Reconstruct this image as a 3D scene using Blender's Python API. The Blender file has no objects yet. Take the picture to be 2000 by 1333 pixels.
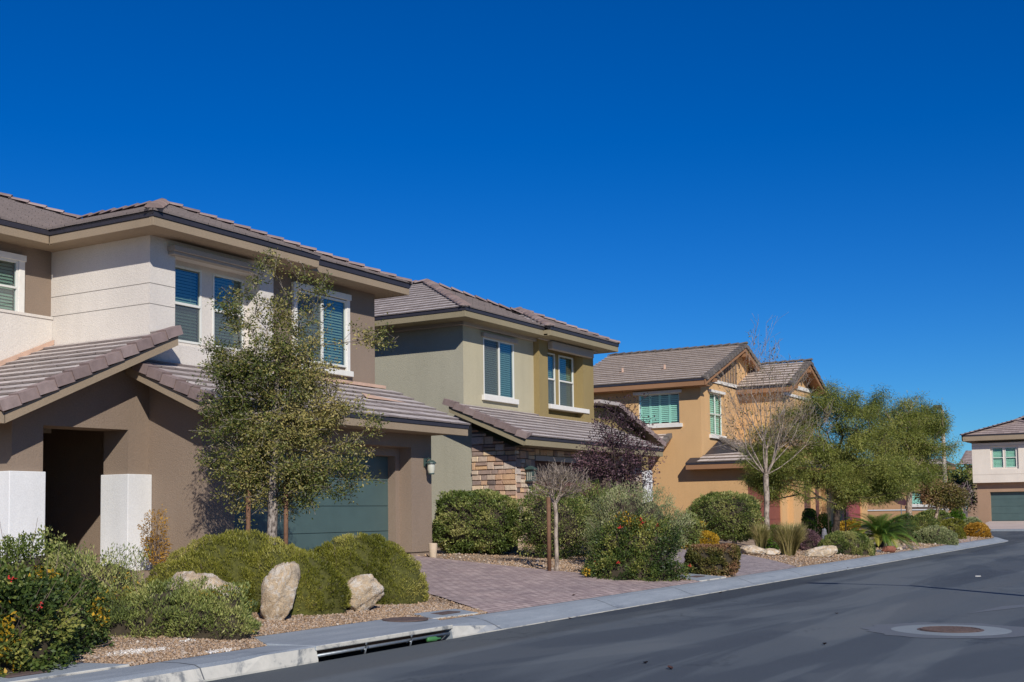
import bpy, math, random
import numpy as np
from mathutils import Vector, Matrix
R = math.radians
sc = bpy.context.scene
COL = sc.collection

# ------------------------------------------------------------------ camera, sky, sun, exposure
F, PIT, ROL, YAW, CY = 2360.956, 0.0642225, 0.0131690, 0.5307822, 184.35
H = 1.55
cam_d = bpy.data.cameras.new('camera'); cam = bpy.data.objects.new('camera', cam_d); COL.objects.link(cam)
cam_d.sensor_width = 36.0; cam_d.lens = F/2000*36; cam_d.shift_y = CY/2000
cam_d.clip_start = 0.1; cam_d.clip_end = 5000
def c2w(x3, u3, z2):
    c, s = math.cos(ROL), math.sin(ROL); x = c*x3+s*u3; u2 = -s*x3+c*u3
    c, s = math.cos(PIT), math.sin(PIT); uu = c*u2+s*z2; z = -s*u2+c*z2
    return Vector((x*math.sin(YAW)+z*math.cos(YAW), -x*math.cos(YAW)+z*math.sin(YAW), uu))
rt, up, fw = c2w(1, 0, 0), c2w(0, 1, 0), c2w(0, 0, 1)
M = Matrix(((rt.x, up.x, -fw.x, 0), (rt.y, up.y, -fw.y, 0), (rt.z, up.z, -fw.z, H), (0, 0, 0, 1)))
cam.matrix_world = M
sc.camera = cam

SUN_EL, SUN_AZ = R(32.8), R(227.0)        # direction towards the sun, azimuth from +X counter-clockwise
sv = Vector((math.cos(SUN_EL)*math.cos(SUN_AZ), math.cos(SUN_EL)*math.sin(SUN_AZ), math.sin(SUN_EL)))
sd = bpy.data.lights.new('sun', 'SUN'); sd.energy = 4.5; sd.angle = R(0.5); sd.color = (1.0, 0.95, 0.88)
so = bpy.data.objects.new('sun', sd); COL.objects.link(so); so.rotation_euler = sv.to_track_quat('Z', 'Y').to_euler()
w = bpy.data.worlds.new('World'); sc.world = w; w.use_nodes = True
nt = w.node_tree; nt.nodes.clear()
sky = nt.nodes.new('ShaderNodeTexSky'); sky.sky_type = 'NISHITA'; sky.sun_disc = False
sky.sun_elevation = SUN_EL; sky.sun_rotation = math.atan2(sv.x, sv.y)
sky.altitude = 600; sky.air_density = 1.0; sky.dust_density = 0.0; sky.ozone_density = 4.0
hs = nt.nodes.new('ShaderNodeHueSaturation'); hs.inputs['Saturation'].default_value = 1.43; hs.inputs['Value'].default_value = 1.0
bg = nt.nodes.new('ShaderNodeBackground'); bg.inputs['Strength'].default_value = 0.085
ow = nt.nodes.new('ShaderNodeOutputWorld')
mulc = nt.nodes.new('ShaderNodeMix'); mulc.data_type = 'RGBA'; mulc.blend_type = 'MULTIPLY'; mulc.inputs[0].default_value = 1.0; mulc.inputs[7].default_value = (.33, .69, 1.05, 1)
nt.links.new(sky.outputs[0], hs.inputs['Color']); nt.links.new(hs.outputs[0], mulc.inputs[6]); nt.links.new(mulc.outputs[2], bg.inputs['Color']); nt.links.new(bg.outputs[0], ow.inputs['Surface'])
sc.view_settings.view_transform = 'Standard'; sc.view_settings.look = 'None'; sc.view_settings.gamma = 1.0
sc.view_settings.exposure = 0.0
sc.render.engine = 'CYCLES'
sc.cycles.max_bounces = 6; sc.cycles.diffuse_bounces = 3; sc.cycles.transparent_max_bounces = 8
sc.render.resolution_x = 1024; sc.render.resolution_y = 682

# ------------------------------------------------------------------ colours and materials
def S(r, g, b):
    f = lambda c: (c/255/12.92) if c/255 <= .04045 else ((c/255+.055)/1.055)**2.4
    return (f(r), f(g), f(b), 1.0)
def _mat(name):
    m = bpy.data.materials.new(name); m.use_nodes = True; t = m.node_tree; t.nodes.clear()
    o = t.nodes.new('ShaderNodeOutputMaterial'); b = t.nodes.new('ShaderNodeBsdfPrincipled')
    t.links.new(b.outputs[0], o.inputs[0]); return m, t, b
def N(t, kind, **kw):
    n = t.nodes.new(kind)
    for k, v in kw.items():
        if hasattr(n, k): setattr(n, k, v)
        else: n.inputs[k].default_value = v
    return n
def ramp(t, src, stops):
    r = t.nodes.new('ShaderNodeValToRGB'); e = r.color_ramp.elements
    while len(e) > 1: e.remove(e[-1])
    e[0].position = stops[0][0]; e[0].color = stops[0][1]
    for p, c in stops[1:]: q = e.new(p); q.color = c
    t.links.new(src, r.inputs[0]); return r
def mul(c, k): return (c[0]*k, c[1]*k, c[2]*k, 1)
def geo(t): return t.nodes.new('ShaderNodeNewGeometry').outputs['Position']
def stretch(t, src, sc3):
    n = t.nodes.new('ShaderNodeVectorMath'); n.operation = 'MULTIPLY'; n.inputs[1].default_value = sc3
    t.links.new(src, n.inputs[0]); return n.outputs[0]
def mixc(t, fac, a, b, mode='MIX'):
    n = t.nodes.new('ShaderNodeMix'); n.data_type = 'RGBA'; n.blend_type = mode
    for i, x in ((0, fac), (6, a), (7, b)):
        if hasattr(x, 'is_output') or isinstance(x, bpy.types.NodeSocket): t.links.new(x, n.inputs[i])
        else: n.inputs[i].default_value = x
    return n.outputs[2]
def bump(t, b, src, strength, dist):
    n = t.nodes.new('ShaderNodeBump'); n.inputs['Strength'].default_value = strength; n.inputs['Distance'].default_value = dist
    t.links.new(src, n.inputs['Height']); t.links.new(n.outputs[0], b.inputs['Normal']); return n

def stucco(name, col, b1=.02, rough=.92, bs=.55):
    m, t, b = _mat(name); p = geo(t)
    n1 = N(t, 'ShaderNodeTexNoise', Scale=42.0, Detail=4.0, Roughness=.65); t.links.new(p, n1.inputs['Vector'])
    n2 = N(t, 'ShaderNodeTexNoise', Scale=.7, Detail=5.0, Roughness=.6); t.links.new(stretch(t, p, (1, 1, .5)), n2.inputs['Vector'])
    n3 = N(t, 'ShaderNodeTexNoise', Scale=3.5, Detail=3.0); t.links.new(stretch(t, p, (1.5, 1.5, .12)), n3.inputs['Vector'])
    c1 = ramp(t, n2.outputs[0], [(.3, mul(col, .88)), (.7, mul(col, 1.1))])
    c2 = mixc(t, .07, c1.outputs[0], ramp(t, n3.outputs[0], [(.35, mul(col, .7)), (.65, mul(col, 1.2))]).outputs[0])
    c3 = mixc(t, .25, c2, ramp(t, n1.outputs[0], [(.35, mul(col, .75)), (.65, mul(col, 1.25))]).outputs[0])
    t.links.new(c3, b.inputs['Base Color']); b.inputs['Roughness'].default_value = rough
    b.inputs['Specular IOR Level'].default_value = .2
    bump(t, b, n1.outputs[0], bs, b1); return m
def plain(name, col, rough=.5, metal=0, spec=.5, var=.08, scale=8):
    m, t, b = _mat(name); p = geo(t)
    n = N(t, 'ShaderNodeTexNoise', Scale=float(scale), Detail=4.0); t.links.new(p, n.inputs['Vector'])
    r = ramp(t, n.outputs[0], [(.3, mul(col, 1-var)), (.7, mul(col, 1+var))])
    t.links.new(r.outputs[0], b.inputs['Base Color']); b.inputs['Roughness'].default_value = rough
    b.inputs['Metallic'].default_value = metal; b.inputs['Specular IOR Level'].default_value = spec
    return m
def tinted(name, stops, rough=.8, spec=.25, trans=0.0, noise=None, bmp=0, bscale=60):
    m, t, b = _mat(name)
    a = t.nodes.new('ShaderNodeAttribute'); a.attribute_name = 'tint'
    r = ramp(t, a.outputs['Fac'], stops); c = r.outputs[0]
    if noise:
        n = N(t, 'ShaderNodeTexNoise', Scale=float(noise[0]), Detail=5.0, Roughness=.65); t.links.new(geo(t), n.inputs['Vector'])
        c = mixc(t, 1.0, c, ramp(t, n.outputs[0], [(.3, (1-noise[1],)*3+(1,)), (.7, (1+noise[1]*.5,)*3+(1,))]).outputs[0], 'MULTIPLY')
    t.links.new(c, b.inputs['Base Color']); b.inputs['Roughness'].default_value = rough; b.inputs['Specular IOR Level'].default_value = spec
    if bmp:
        n = N(t, 'ShaderNodeTexNoise', Scale=float(bscale), Detail=5.0, Roughness=.7); t.links.new(geo(t), n.inputs['Vector']); bump(t, b, n.outputs[0], .6, bmp)
    if trans:
        tr = t.nodes.new('ShaderNodeBsdfTranslucent'); t.links.new(c, tr.inputs['Color'])
        mx = t.nodes.new('ShaderNodeMixShader'); mx.inputs[0].default_value = trans
        t.links.new(b.outputs[0], mx.inputs[1]); t.links.new(tr.outputs[0], mx.inputs[2])
        o = [n for n in t.nodes if n.type == 'OUTPUT_MATERIAL'][0]; t.links.new(mx.outputs[0], o.inputs[0])
    return m
def leafmat(name, a, b_, c, trans=.22, rough=.5, spec=.35):
    return tinted(name, [(0, a), (.5, b_), (1, c)], rough, spec, trans)

MAT = {}
MAT['brown'] = stucco('brown_stucco', S(140, 123, 107))
MAT['cream'] = stucco('cream_stucco', S(213, 205, 194))
MAT['white_st'] = stucco('white_stucco', S(222, 222, 220), .008)
MAT['fascia1'] = stucco('taupe_fascia_stucco', S(152, 135, 113), .012)
MAT['green_st'] = stucco('sage_stucco', S(166, 162, 143))
MAT['beige2'] = stucco('pale_beige_stucco', S(182, 173, 145))
MAT['olive'] = stucco('mustard_olive_stucco', S(148, 130, 88))
MAT['fascia2'] = stucco('olive_fascia_stucco', S(145, 134, 108), .012)
MAT['tan3'] = stucco('ochre_stucco', S(203, 164, 116))
MAT['fascia3'] = stucco('brown_wood_fascia', S(150, 112, 82), .004)
MAT['cream5'] = stucco('far_cream_stucco', S(219, 208, 192))
MAT['brown5'] = stucco('far_tan_stucco', S(160, 132, 108))
MAT['tan4'] = stucco('far_ochre_stucco', S(186, 146, 108))
MAT['trim'] = plain('white_painted_trim', S(222, 218, 208), .6, var=.05)
MAT['greytrim'] = stucco('grey_beige_trim', S(168, 158, 146), .008)
MAT['vinyl'] = plain('white_vinyl_frame', S(215, 214, 205), .4, var=.03)
MAT['door1'] = plain('grey_green_garage_door_paint', S(74, 94, 92), .45, var=.08, scale=2)
MAT['door2'] = plain('dark_red_brown_garage_door_paint', S(98, 66, 62), .5, var=.1, scale=2)
MAT['door3'] = plain('red_brown_garage_door_paint', S(130, 74, 60), .5, var=.1, scale=2)
MAT['dark'] = plain('dark_bronze_gutter_metal', S(52, 50, 56), .5, var=.1)
MAT['black'] = plain('dark_interior', S(24, 22, 22), .9)
MAT['wood'] = plain('brown_stake_wood', S(112, 80, 58), .8, var=.2, scale=20)
MAT['steel'] = plain('galvanised_steel', S(140, 146, 150), .45, metal=.6, var=.15, scale=20)
MAT['rust'] = plain('rusty_cast_iron', S(94, 78, 72), .8, var=.25, scale=25)
MAT['pole'] = plain('concrete_lamp_post', S(176, 164, 152), .8, var=.08)
MAT['plaster'] = plain('tan_terracotta_pot', S(196, 176, 150), .8)
MAT['greenglass'] = plain('green_bottle_glass', S(70, 120, 70), .1, var=.1)
MAT['umbrella'] = plain('dark_red_canvas', S(58, 24, 28), .8)
MAT['lampglass'] = plain('frosted_lantern_glass', S(190, 190, 175), .25, spec=.6)
MAT['verd'] = plain('dark_green_lantern_metal', S(60, 78, 74), .5, var=.15)
MAT['blinds'] = plain('window_blind_slats', S(212, 222, 204), .6, var=.03)
MAT['shutters'] = plain('white_interior_shutters', S(226, 236, 226), .5, var=.03)
MAT['flash'] = plain('bare_roof_sheathing', S(192, 160, 138), .8, var=.1)

def screen_mat():
    m, t, b = _mat('insect_screen_mesh'); o = [n for n in t.nodes if n.type == 'OUTPUT_MATERIAL'][0]
    b.inputs['Base Color'].default_value = S(96, 100, 98); b.inputs['Roughness'].default_value = .8
    tr = N(t, 'ShaderNodeBsdfTransparent'); mx = t.nodes.new('ShaderNodeMixShader'); mx.inputs[0].default_value = .48
    t.links.new(tr.outputs[0], mx.inputs[1]); t.links.new(b.outputs[0], mx.inputs[2]); t.links.new(mx.outputs[0], o.inputs[0]); return m
MAT['screen'] = screen_mat()
def glass(name, tint, refl):
    m, t, b = _mat(name)
    o = [n for n in t.nodes if n.type == 'OUTPUT_MATERIAL'][0]
    tr = N(t, 'ShaderNodeBsdfTransparent'); tr.inputs[0].default_value = tint
    gl = N(t, 'ShaderNodeBsdfGlossy'); gl.inputs['Roughness'].default_value = .02; gl.inputs[0].default_value = (.85, .95, 1, 1)
    n = N(t, 'ShaderNodeTexNoise', Scale=1.3, Detail=1.0); t.links.new(geo(t), n.inputs['Vector'])
    bu = t.nodes.new('ShaderNodeBump'); bu.inputs['Strength'].default_value = .25; bu.inputs['Distance'].default_value = .02
    t.links.new(n.outputs[0], bu.inputs['Height']); t.links.new(bu.outputs[0], gl.inputs['Normal'])
    mx = t.nodes.new('ShaderNodeMixShader'); mx.inputs[0].default_value = refl
    t.links.new(tr.outputs[0], mx.inputs[1]); t.links.new(gl.outputs[0], mx.inputs[2]); t.links.new(mx.outputs[0], o.inputs[0])
    return m
MAT['glass'] = glass('blue_green_window_glass', (.46, .58, .54, 1), .22)
MAT['glass3'] = glass('pale_green_window_glass', (.66, .90, .84, 1), .12)

# roof tiles: tint picks each tile's own colour; lowest tint paints gap shade on noses
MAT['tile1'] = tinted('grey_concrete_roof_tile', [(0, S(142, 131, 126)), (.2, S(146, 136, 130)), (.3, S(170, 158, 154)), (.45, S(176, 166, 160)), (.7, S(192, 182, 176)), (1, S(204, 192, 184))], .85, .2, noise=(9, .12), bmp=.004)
MAT['cap1'] = tinted('mauve_ridge_tile', [(0, S(124, 108, 104)), (.5, S(144, 126, 121)), (1, S(160, 142, 136))], .85, .2, noise=(6, .2), bmp=.004)
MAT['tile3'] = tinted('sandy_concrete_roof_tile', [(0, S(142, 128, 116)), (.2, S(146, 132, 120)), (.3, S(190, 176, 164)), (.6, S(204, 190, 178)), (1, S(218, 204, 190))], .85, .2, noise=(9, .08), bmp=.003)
MAT['cap3'] = tinted('charcoal_rake_tile', [(0, S(96, 90, 86)), (1, S(124, 116, 108))], .85, .2, noise=(6, .2))
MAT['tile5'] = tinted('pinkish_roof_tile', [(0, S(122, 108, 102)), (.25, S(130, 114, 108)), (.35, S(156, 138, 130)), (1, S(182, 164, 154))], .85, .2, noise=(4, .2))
MAT['stone'] = tinted('stacked_ledge_stone', [(0, S(112, 98, 92)), (.2, S(158, 138, 126)), (.4, S(190, 156, 132)), (.55, S(212, 174, 132)), (.7, S(192, 178, 166)), (.85, S(222, 194, 156)), (1, S(226, 218, 208))], .9, .2, noise=(14, .2), bmp=.02, bscale=30)
MAT['mortar'] = plain('dark_mortar', S(104, 90, 80), .95)

# ------------------------------------------------------------------ mesh helpers
class MB:
    def __init__(s, tf=None): s.v = []; s.f = []; s.t = []; s.tf = tf; s.cuts = []
    def add(s, vs, fs, tint=.5):
        o = len(s.v); s.cuts.append((o, len(s.f)))
        if s.tf: vs = [s.tf(*q) for q in vs]
        s.v += [tuple(q) for q in vs]; s.f += [tuple(i+o for i in f) for f in fs]; s.t += [tint]*len(vs)
    def poly(s, vs, tint=.5): s.add(vs, [tuple(range(len(vs)))], tint)
    def box(s, x0, x1, y0, y1, z0, z1, tint=.5):
        s.add([(x0,y0,z0),(x1,y0,z0),(x1,y1,z0),(x0,y1,z0),(x0,y0,z1),(x1,y0,z1),(x1,y1,z1),(x0,y1,z1)],
              [(0,3,2,1),(4,5,6,7),(0,1,5,4),(1,2,6,5),(2,3,7,6),(3,0,4,7)], tint)
    def hull8(s, lo, hi, tint=.5):      # two quads (lists of 4 points) joined
        s.add(list(lo)+list(hi), [(0,3,2,1),(4,5,6,7),(0,1,5,4),(1,2,6,5),(2,3,7,6),(3,0,4,7)], tint)
    def prism(s, pts, d, tint=.5):      # polygon extruded by vector d
        n = len(pts); q = [tuple(np.add(p, d)) for p in pts]
        s.add(list(pts)+q, [tuple(range(n))[::-1], tuple(range(n, 2*n))]+[(i, (i+1) % n, n+(i+1) % n, n+i) for i in range(n)], tint)
    def tube(s, pts, rs, n=6, tint=.5, cap=True):
        pts = [Vector(p) for p in pts]; vs = []; fs = []
        for i, p in enumerate(pts):
            d = (pts[min(i+1, len(pts)-1)]-pts[max(i-1, 0)]).normalized()
            a = d.cross(Vector((.3, .1, 1)) if abs(d.z) < .9 else Vector((1, 0, 0))).normalized(); b = d.cross(a)
            r = rs[i] if hasattr(rs, '__len__') else rs
            for k in range(n):
                an = 2*math.pi*k/n; vs.append(p+a*(math.cos(an)*r)+b*(math.sin(an)*r))
        for i in range(len(pts)-1):
            for k in range(n): fs.append((i*n+k, i*n+(k+1) % n, (i+1)*n+(k+1) % n, (i+1)*n+k))
        if cap: fs.append(tuple(range(n))[::-1]); fs.append(tuple(range((len(pts)-1)*n, len(pts)*n)))
        s.add(vs, fs, tint)
    def disc(s, c, r, h, n=32, tint=.5):
        s.tube([(c[0], c[1], c[2]), (c[0], c[1], c[2]+h)], r, n, tint)
    def lathe(s, c, prof, n=16, tint=.5):
        vs = []; fs = []
        for r, z in prof:
            for k in range(n): an = 2*math.pi*k/n; vs.append((c[0]+r*math.cos(an), c[1]+r*math.sin(an), c[2]+z))
        for i in range(len(prof)-1):
            for k in range(n): fs.append((i*n+k, i*n+(k+1) % n, (i+1)*n+(k+1) % n, (i+1)*n+k))
        s.add(vs, fs, tint)
    def each(s, name, mat, parent=None, smooth=False, bevel=0, k=1):     # every k-th added solid becomes an object of its own
        c = s.cuts[::k]+[(len(s.v), len(s.f))]
        for (v0, f0), (v1, f1) in zip(c[:-1], c[1:]):
            q = MB(); q.v = s.v[v0:v1]; q.t = s.t[v0:v1]; q.f = [tuple(i-v0 for i in f) for f in s.f[f0:f1]]; q.build(name, mat, parent, smooth, bevel)
    def build(s, name, mat, parent=None, smooth=False, bevel=0):
        off = Vector((0, 0, 0)); p = parent
        if p is not None: off = Vector(p['_o'])
        me = bpy.data.meshes.new(name)
        me.from_pydata([(v[0]-off.x, v[1]-off.y, v[2]-off.z) for v in s.v], [], s.f)
        a = me.attributes.new('tint', 'FLOAT', 'POINT'); a.data.foreach_set('value', s.t)
        me.materials.append(MAT[mat] if isinstance(mat, str) else mat)
        if smooth: me.shade_smooth()
        o = bpy.data.objects.new(name, me); COL.objects.link(o)
        if parent is not None: o.parent = parent
        o['_o'] = tuple(float(q) for q in off)
        if bevel:
            md = o.modifiers.new('bevel', 'BEVEL'); md.width = bevel; md.segments = 2; md.limit_method = 'ANGLE'
        return o
def tag(o, label=None, cat=None, group=None, kind=None):
    for k, v in (('label', label), ('category', cat), ('group', group), ('kind', kind)):
        if v: o[k] = v
    return o
def thing(name, label, cat, loc, group=None):
    o = bpy.data.objects.new(name, None); COL.objects.link(o); o.location = loc; o['_o'] = tuple(float(q) for q in loc); o.empty_display_size = .3
    return tag(o, label, cat, group)
def single(mb, name, mat, label, cat, group=None, kind=None, smooth=False, bevel=0):   # a thing that is one mesh, origin at its base
    v = np.array(mb.v); base = (float(v[:, 0].mean()), float(v[:, 1].mean()), float(v[:, 2].min()))
    mb.v = [tuple(q) for q in (v-np.array(base))]
    o = mb.build(name, mat, None, smooth, bevel); o.location = base; o['_o'] = base
    return tag(o, label, cat, group, kind)
def np_mesh(name, V, Fq, tint, mat, parent=None, smooth=False):     # quads or tris as numpy arrays
    off = np.array(parent['_o'] if parent is not None else (0, 0, 0))
    me = bpy.data.meshes.new(name); k = Fq.shape[1]
    me.vertices.add(len(V)); me.vertices.foreach_set('co', (V-off).astype(np.float32).ravel())
    me.loops.add(Fq.size); me.loops.foreach_set('vertex_index', Fq.astype(np.int32).ravel())
    me.polygons.add(len(Fq)); me.polygons.foreach_set('loop_start', np.arange(0, Fq.size, k, dtype=np.int32))
    a = me.attributes.new('tint', 'FLOAT', 'POINT'); a.data.foreach_set('value', np.asarray(tint, dtype=np.float32))
    me.update(calc_edges=True); me.materials.append(MAT[mat] if isinstance(mat, str) else mat)
    if smooth: me.shade_smooth()
    o = bpy.data.objects.new(name, me); COL.objects.link(o)
    if parent is not None: o.parent = parent
    o['_o'] = tuple(float(q) for q in off); return o

def gz(X, Y):
    z = 0.15+0.075*np.clip(np.asarray(Y, float)-8.95, 0, 6.3)
    return z+0.25*np.exp(-((np.asarray(X, float)-65)**2/40+(np.asarray(Y, float)-13)**2/10))

# ------------------------------------------------------------------ roofs
def clip(poly, px, py, nx, ny):
    out = []
    for i in range(len(poly)):
        a, b = poly[i], poly[(i+1) % len(poly)]
        da = (a[0]-px)*nx+(a[1]-py)*ny; db = (b[0]-px)*nx+(b[1]-py)*ny
        if da >= 0: out.append(a)
        if (da >= 0) != (db >= 0):
            t = da/(da-db); out.append((a[0]+t*(b[0]-a[0]), a[1]+t*(b[1]-a[1])))
    return out
def tiles(mb, und, poly, tw=.33, ex=.34, th=.055, seed=1, lift=.03):
    rnd = random.Random(seed); P = [Vector(p) for p in poly]
    O = P[0]; U = (P[1]-P[0]).normalized(); Nn = U.cross(P[2]-P[0]).normalized()
    if Nn.z < 0: Nn = -Nn
    V = Nn.cross(U)
    if V.z < 0: V = -V
    q = [((p-O).dot(U), (p-O).dot(V)) for p in P]
    area = sum(q[i][0]*q[(i+1) % len(q)][1]-q[(i+1) % len(q)][0]*q[i][1] for i in range(len(q)))
    if area < 0: q = q[::-1]
    und.prism([tuple(p+Nn*.0) for p in P], tuple(-Nn*.05))
    umin = min(a for a, b in q); umax = max(a for a, b in q); vmax = max(b for a, b in q)
    r = 0; v0 = -0.02
    while v0 < vmax:
        off = (r % 2)*tw/2+rnd.uniform(-.01, .01); u = umin-off; jr = rnd.uniform(-.003, .003); rowt = rnd.gauss(0, .06)
        while u < umax:
            g = .003; rc = [(u+g, v0), (u+tw-g, v0), (u+tw-g, v0+ex+.02), (u+g, v0+ex+.02)]
            j = rnd.uniform(-.002, .003)+jr; jv = rnd.uniform(-.003, .003)
            rc[0] = (rc[0][0], v0+jv); rc[1] = (rc[1][0], v0+jv)
            for i in range(len(q)):
                a, b = q[i], q[(i+1) % len(q)]
                if i >= 0 and v0 < 0 and abs(a[1]) < 1e-4 and abs(b[1]) < 1e-4: continue
                rc = clip(rc, a[0], a[1], -(b[1]-a[1]), b[0]-a[0])
                if len(rc) < 3: break
            if len(rc) >= 3:
                tint = min(1, max(.3, rnd.gauss(.62, .13)+rowt+(.25 if rnd.random() < .02 else 0)))
                h = lambda v: lift*.3+j+th*(1-(v-v0)/ex)
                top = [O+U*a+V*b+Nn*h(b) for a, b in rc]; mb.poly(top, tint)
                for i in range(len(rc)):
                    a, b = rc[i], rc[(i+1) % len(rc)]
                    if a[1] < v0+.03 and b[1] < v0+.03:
                        mb.poly([O+U*a[0]+V*a[1]+Nn*(h(a[1])-th*.85), O+U*b[0]+V*b[1]+Nn*(h(b[1])-th*.85), O+U*b[0]+V*b[1]+Nn*h(b[1]), O+U*a[0]+V*a[1]+Nn*h(a[1])], 0.0)  # nose faces coloured dark for the shaded gap under each course
            u += tw
        v0 += ex; r += 1
def caps(mb, a, b, r=.13, L=.40, seed=2, lift=.05):
    rnd = random.Random(seed); a, b = Vector(a), Vector(b); d = (b-a); n = max(1, int(round(d.length/L))); d.normalize(); L = (b-a).length/n
    s = d.cross(Vector((0, 0, 1))).normalized(); up = s.cross(d)
    for i in range(n):
        tint = min(1, max(0, rnd.gauss(.5, .25))); p0 = a+d*(i*L-.03); p1 = a+d*((i+1)*L+.02)
        vs = []
        for p, rr, hh in ((p0, r*1.1, lift+.035), (p1, r*.92, lift+.005)):
            jj = rnd.uniform(-.006, .006)
            for an, k in ((-90, 1.15), (-62, 1.08), (-25, 1), (25, 1), (62, 1.08), (90, 1.15)):
                vs.append(p+s*(math.sin(R(an))*rr*k)+up*(math.cos(R(an))*rr*.62+hh+jj-.03))
        nn = 6; fs = [(k, k+1, nn+k+1, nn+k) for k in range(nn-1)]+[tuple(range(nn))]
        mb.add(vs, fs, tint)
def rake(mb, a, b, out, drop=.17, wd=.2, L=.36, seed=3, lift=.055):     # a low end, b high end; out = unit vector facing outwards
    rnd = random.Random(seed); a, b, out = Vector(a), Vector(b), Vector(out); d = b-a; n = max(1, int(round(d.length/L))); L = d.length/n; d.normalize()
    up = out.cross(d).normalized()
    if up.z < 0: up = -up
    for i in range(n):
        tint = min(1, max(0, rnd.gauss(.5, .25))); p0 = a+d*(i*L-.03); p1 = a+d*((i+1)*L); j = rnd.uniform(-.006, .006)
        lo, hi = [], []
        for p, h, o in ((p0, lift+.035+j, .045), (p1, lift+.0+j, .02)):
            lo += [p+out*o-up*(drop-h), p+out*o+up*h]; hi += [p-out*wd-up*(.0-h+.03), p-out*wd+up*h]
        mb.add([lo[0], lo[1], lo[3], lo[2], hi[0], hi[1], hi[3], hi[2]], [(0,1,2,3),(4,7,6,5),(1,5,6,2),(0,4,5,1),(3,2,6,7),(0,3,7,4)], tint)

# ------------------------------------------------------------------ walls and windows
def tf_y(y): return lambda a, b, c: (a, y-b, c)        # wall facing -Y: a along X, b outwards
def tf_x(x): return lambda a, b, c: (x-b, a, c)        # wall facing -X: a along Y
def wall(face, pos, a0, a1, z0, z1, holes=(), depth=.15, mb=None, top=None):
    mb = mb or MB(); mb.tf = (tf_y if face == 'y' else tf_x)(pos)
    A = sorted({a0, a1}|{h[0] for h in holes}|{h[1] for h in holes}); Z = sorted({z0, z1}|{h[2] for h in holes}|{h[3] for h in holes})
    for i in range(len(A)-1):
        for j in range(len(Z)-1):
            ca, cz = (A[i]+A[i+1])/2, (Z[j]+Z[j+1])/2
            if any(h[0] < ca < h[1] and h[2] < cz < h[3] for h in holes): continue
            mb.poly([(A[i], 0, Z[j]), (A[i+1], 0, Z[j]), (A[i+1], 0, Z[j+1]), (A[i], 0, Z[j+1])])
    for h in holes:
        d = h[4] if len(h) > 4 else depth
        mb.poly([(h[0], 0, h[2]), (h[0], 0, h[3]), (h[0], -d, h[3]), (h[0], -d, h[2])]); mb.poly([(h[1], 0, h[2]), (h[1], 0, h[3]), (h[1], -d, h[3]), (h[1], -d, h[2])])
        mb.poly([(h[0], 0, h[2]), (h[1], 0, h[2]), (h[1], -d, h[2]), (h[0], -d, h[2])]); mb.poly([(h[0], 0, h[3]), (h[1], 0, h[3]), (h[1], -d, h[3]), (h[0], -d, h[3])])
    mb.tf = None
    return mb
def window(root, face, pos, a0, a1, z0, z1, style='hung', blind='blinds', gl='glass', fw=.045, label=None, slat=.062):
    T = (tf_y if face == 'y' else tf_x)(pos)
    m = MB(T); d = .06
    m.box(a0, a0+fw, -d, 0, z0, z1); m.box(a1-fw, a1, -d, 0, z0, z1); m.box(a0+fw, a1-fw, -d, 0, z0, z0+fw); m.box(a0+fw, a1-fw, -d, 0, z1-fw, z1)
    zm = (z0+z1)/2; am = (a0+a1)/2
    if style == 'hung': m.box(a0+fw, a1-fw, -d+.01, .012, zm-.025, zm+.025)
    if style == 'slider': m.box(am-.03, am+.03, -d+.01, .012, z0+fw, z1-fw)
    if style == 'grid': m.box(am-.015, am+.015, -d+.01, .008, z0+fw, z1-fw); m.box(a0+fw, a1-fw, -d+.01, .012, zm-.02, zm+.02)
    w_ = m.build('window', 'vinyl', root, bevel=.005)
    if label: w_['label'] = label
    g = MB(T); g.poly([(a0+fw, -.035, z0+fw), (a1-fw, -.035, z0+fw), (a1-fw, -.035, z1-fw), (a0+fw, -.035, z1-fw)]); g.build('pane', gl, w_)
    if style in ('hung', 'slider') and pos < 90:
        q = MB(T)
        if style == 'hung': q.poly([(a0+fw, -.02, z0+fw), (a1-fw, -.02, z0+fw), (a1-fw, -.02, zm-.02), (a0+fw, -.02, zm-.02)])
        else: q.poly([(a0+fw, -.02, z0+fw), (am-.03, -.02, z0+fw), (am-.03, -.02, z1-fw), (a0+fw, -.02, z1-fw)])
        q.build('insect_screen', 'screen', w_)
    b = MB(T)
    if blind == 'blinds':
        z = z0+fw
        while z < z1-fw:
            b.poly([(a0+fw, -.09, z), (a1-fw, -.09, z), (a1-fw, -.125, z+slat*.93), (a0+fw, -.125, z+slat*.93)]); z += slat
        for k in (.25, .75): b.box(a0+(a1-a0)*k-.004, a0+(a1-a0)*k+.004, -.086, -.08, z0+fw, z1-fw)
        b.build('blinds', 'blinds', w_)
    else:
        n = 4
        for i in range(n):
            u0 = a0+fw+(a1-a0-2*fw)*i/n; u1 = a0+fw+(a1-a0-2*fw)*(i+1)/n
            b.box(u0, u0+.05, -.13, -.09, z0+fw, z1-fw); b.box(u1-.05, u1, -.13, -.09, z0+fw, z1-fw)
            z = z0+fw+.06
            while z < z1-fw-.06:
                b.poly([(u0+.05, -.09, z), (u1-.05, -.09, z), (u1-.05, -.13, z+.07), (u0+.05, -.13, z+.07)]); z += .08
        b.build('shutters', 'shutters', w_)
    k = MB(T); k.box(a0+.01, a1-.01, -.5, -.16, z0+.01, z1-.01); k.build('interior', 'black', w_)  # near-black box behind the blinds, the unlit room's darkness put into its colour
    return w_
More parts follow.
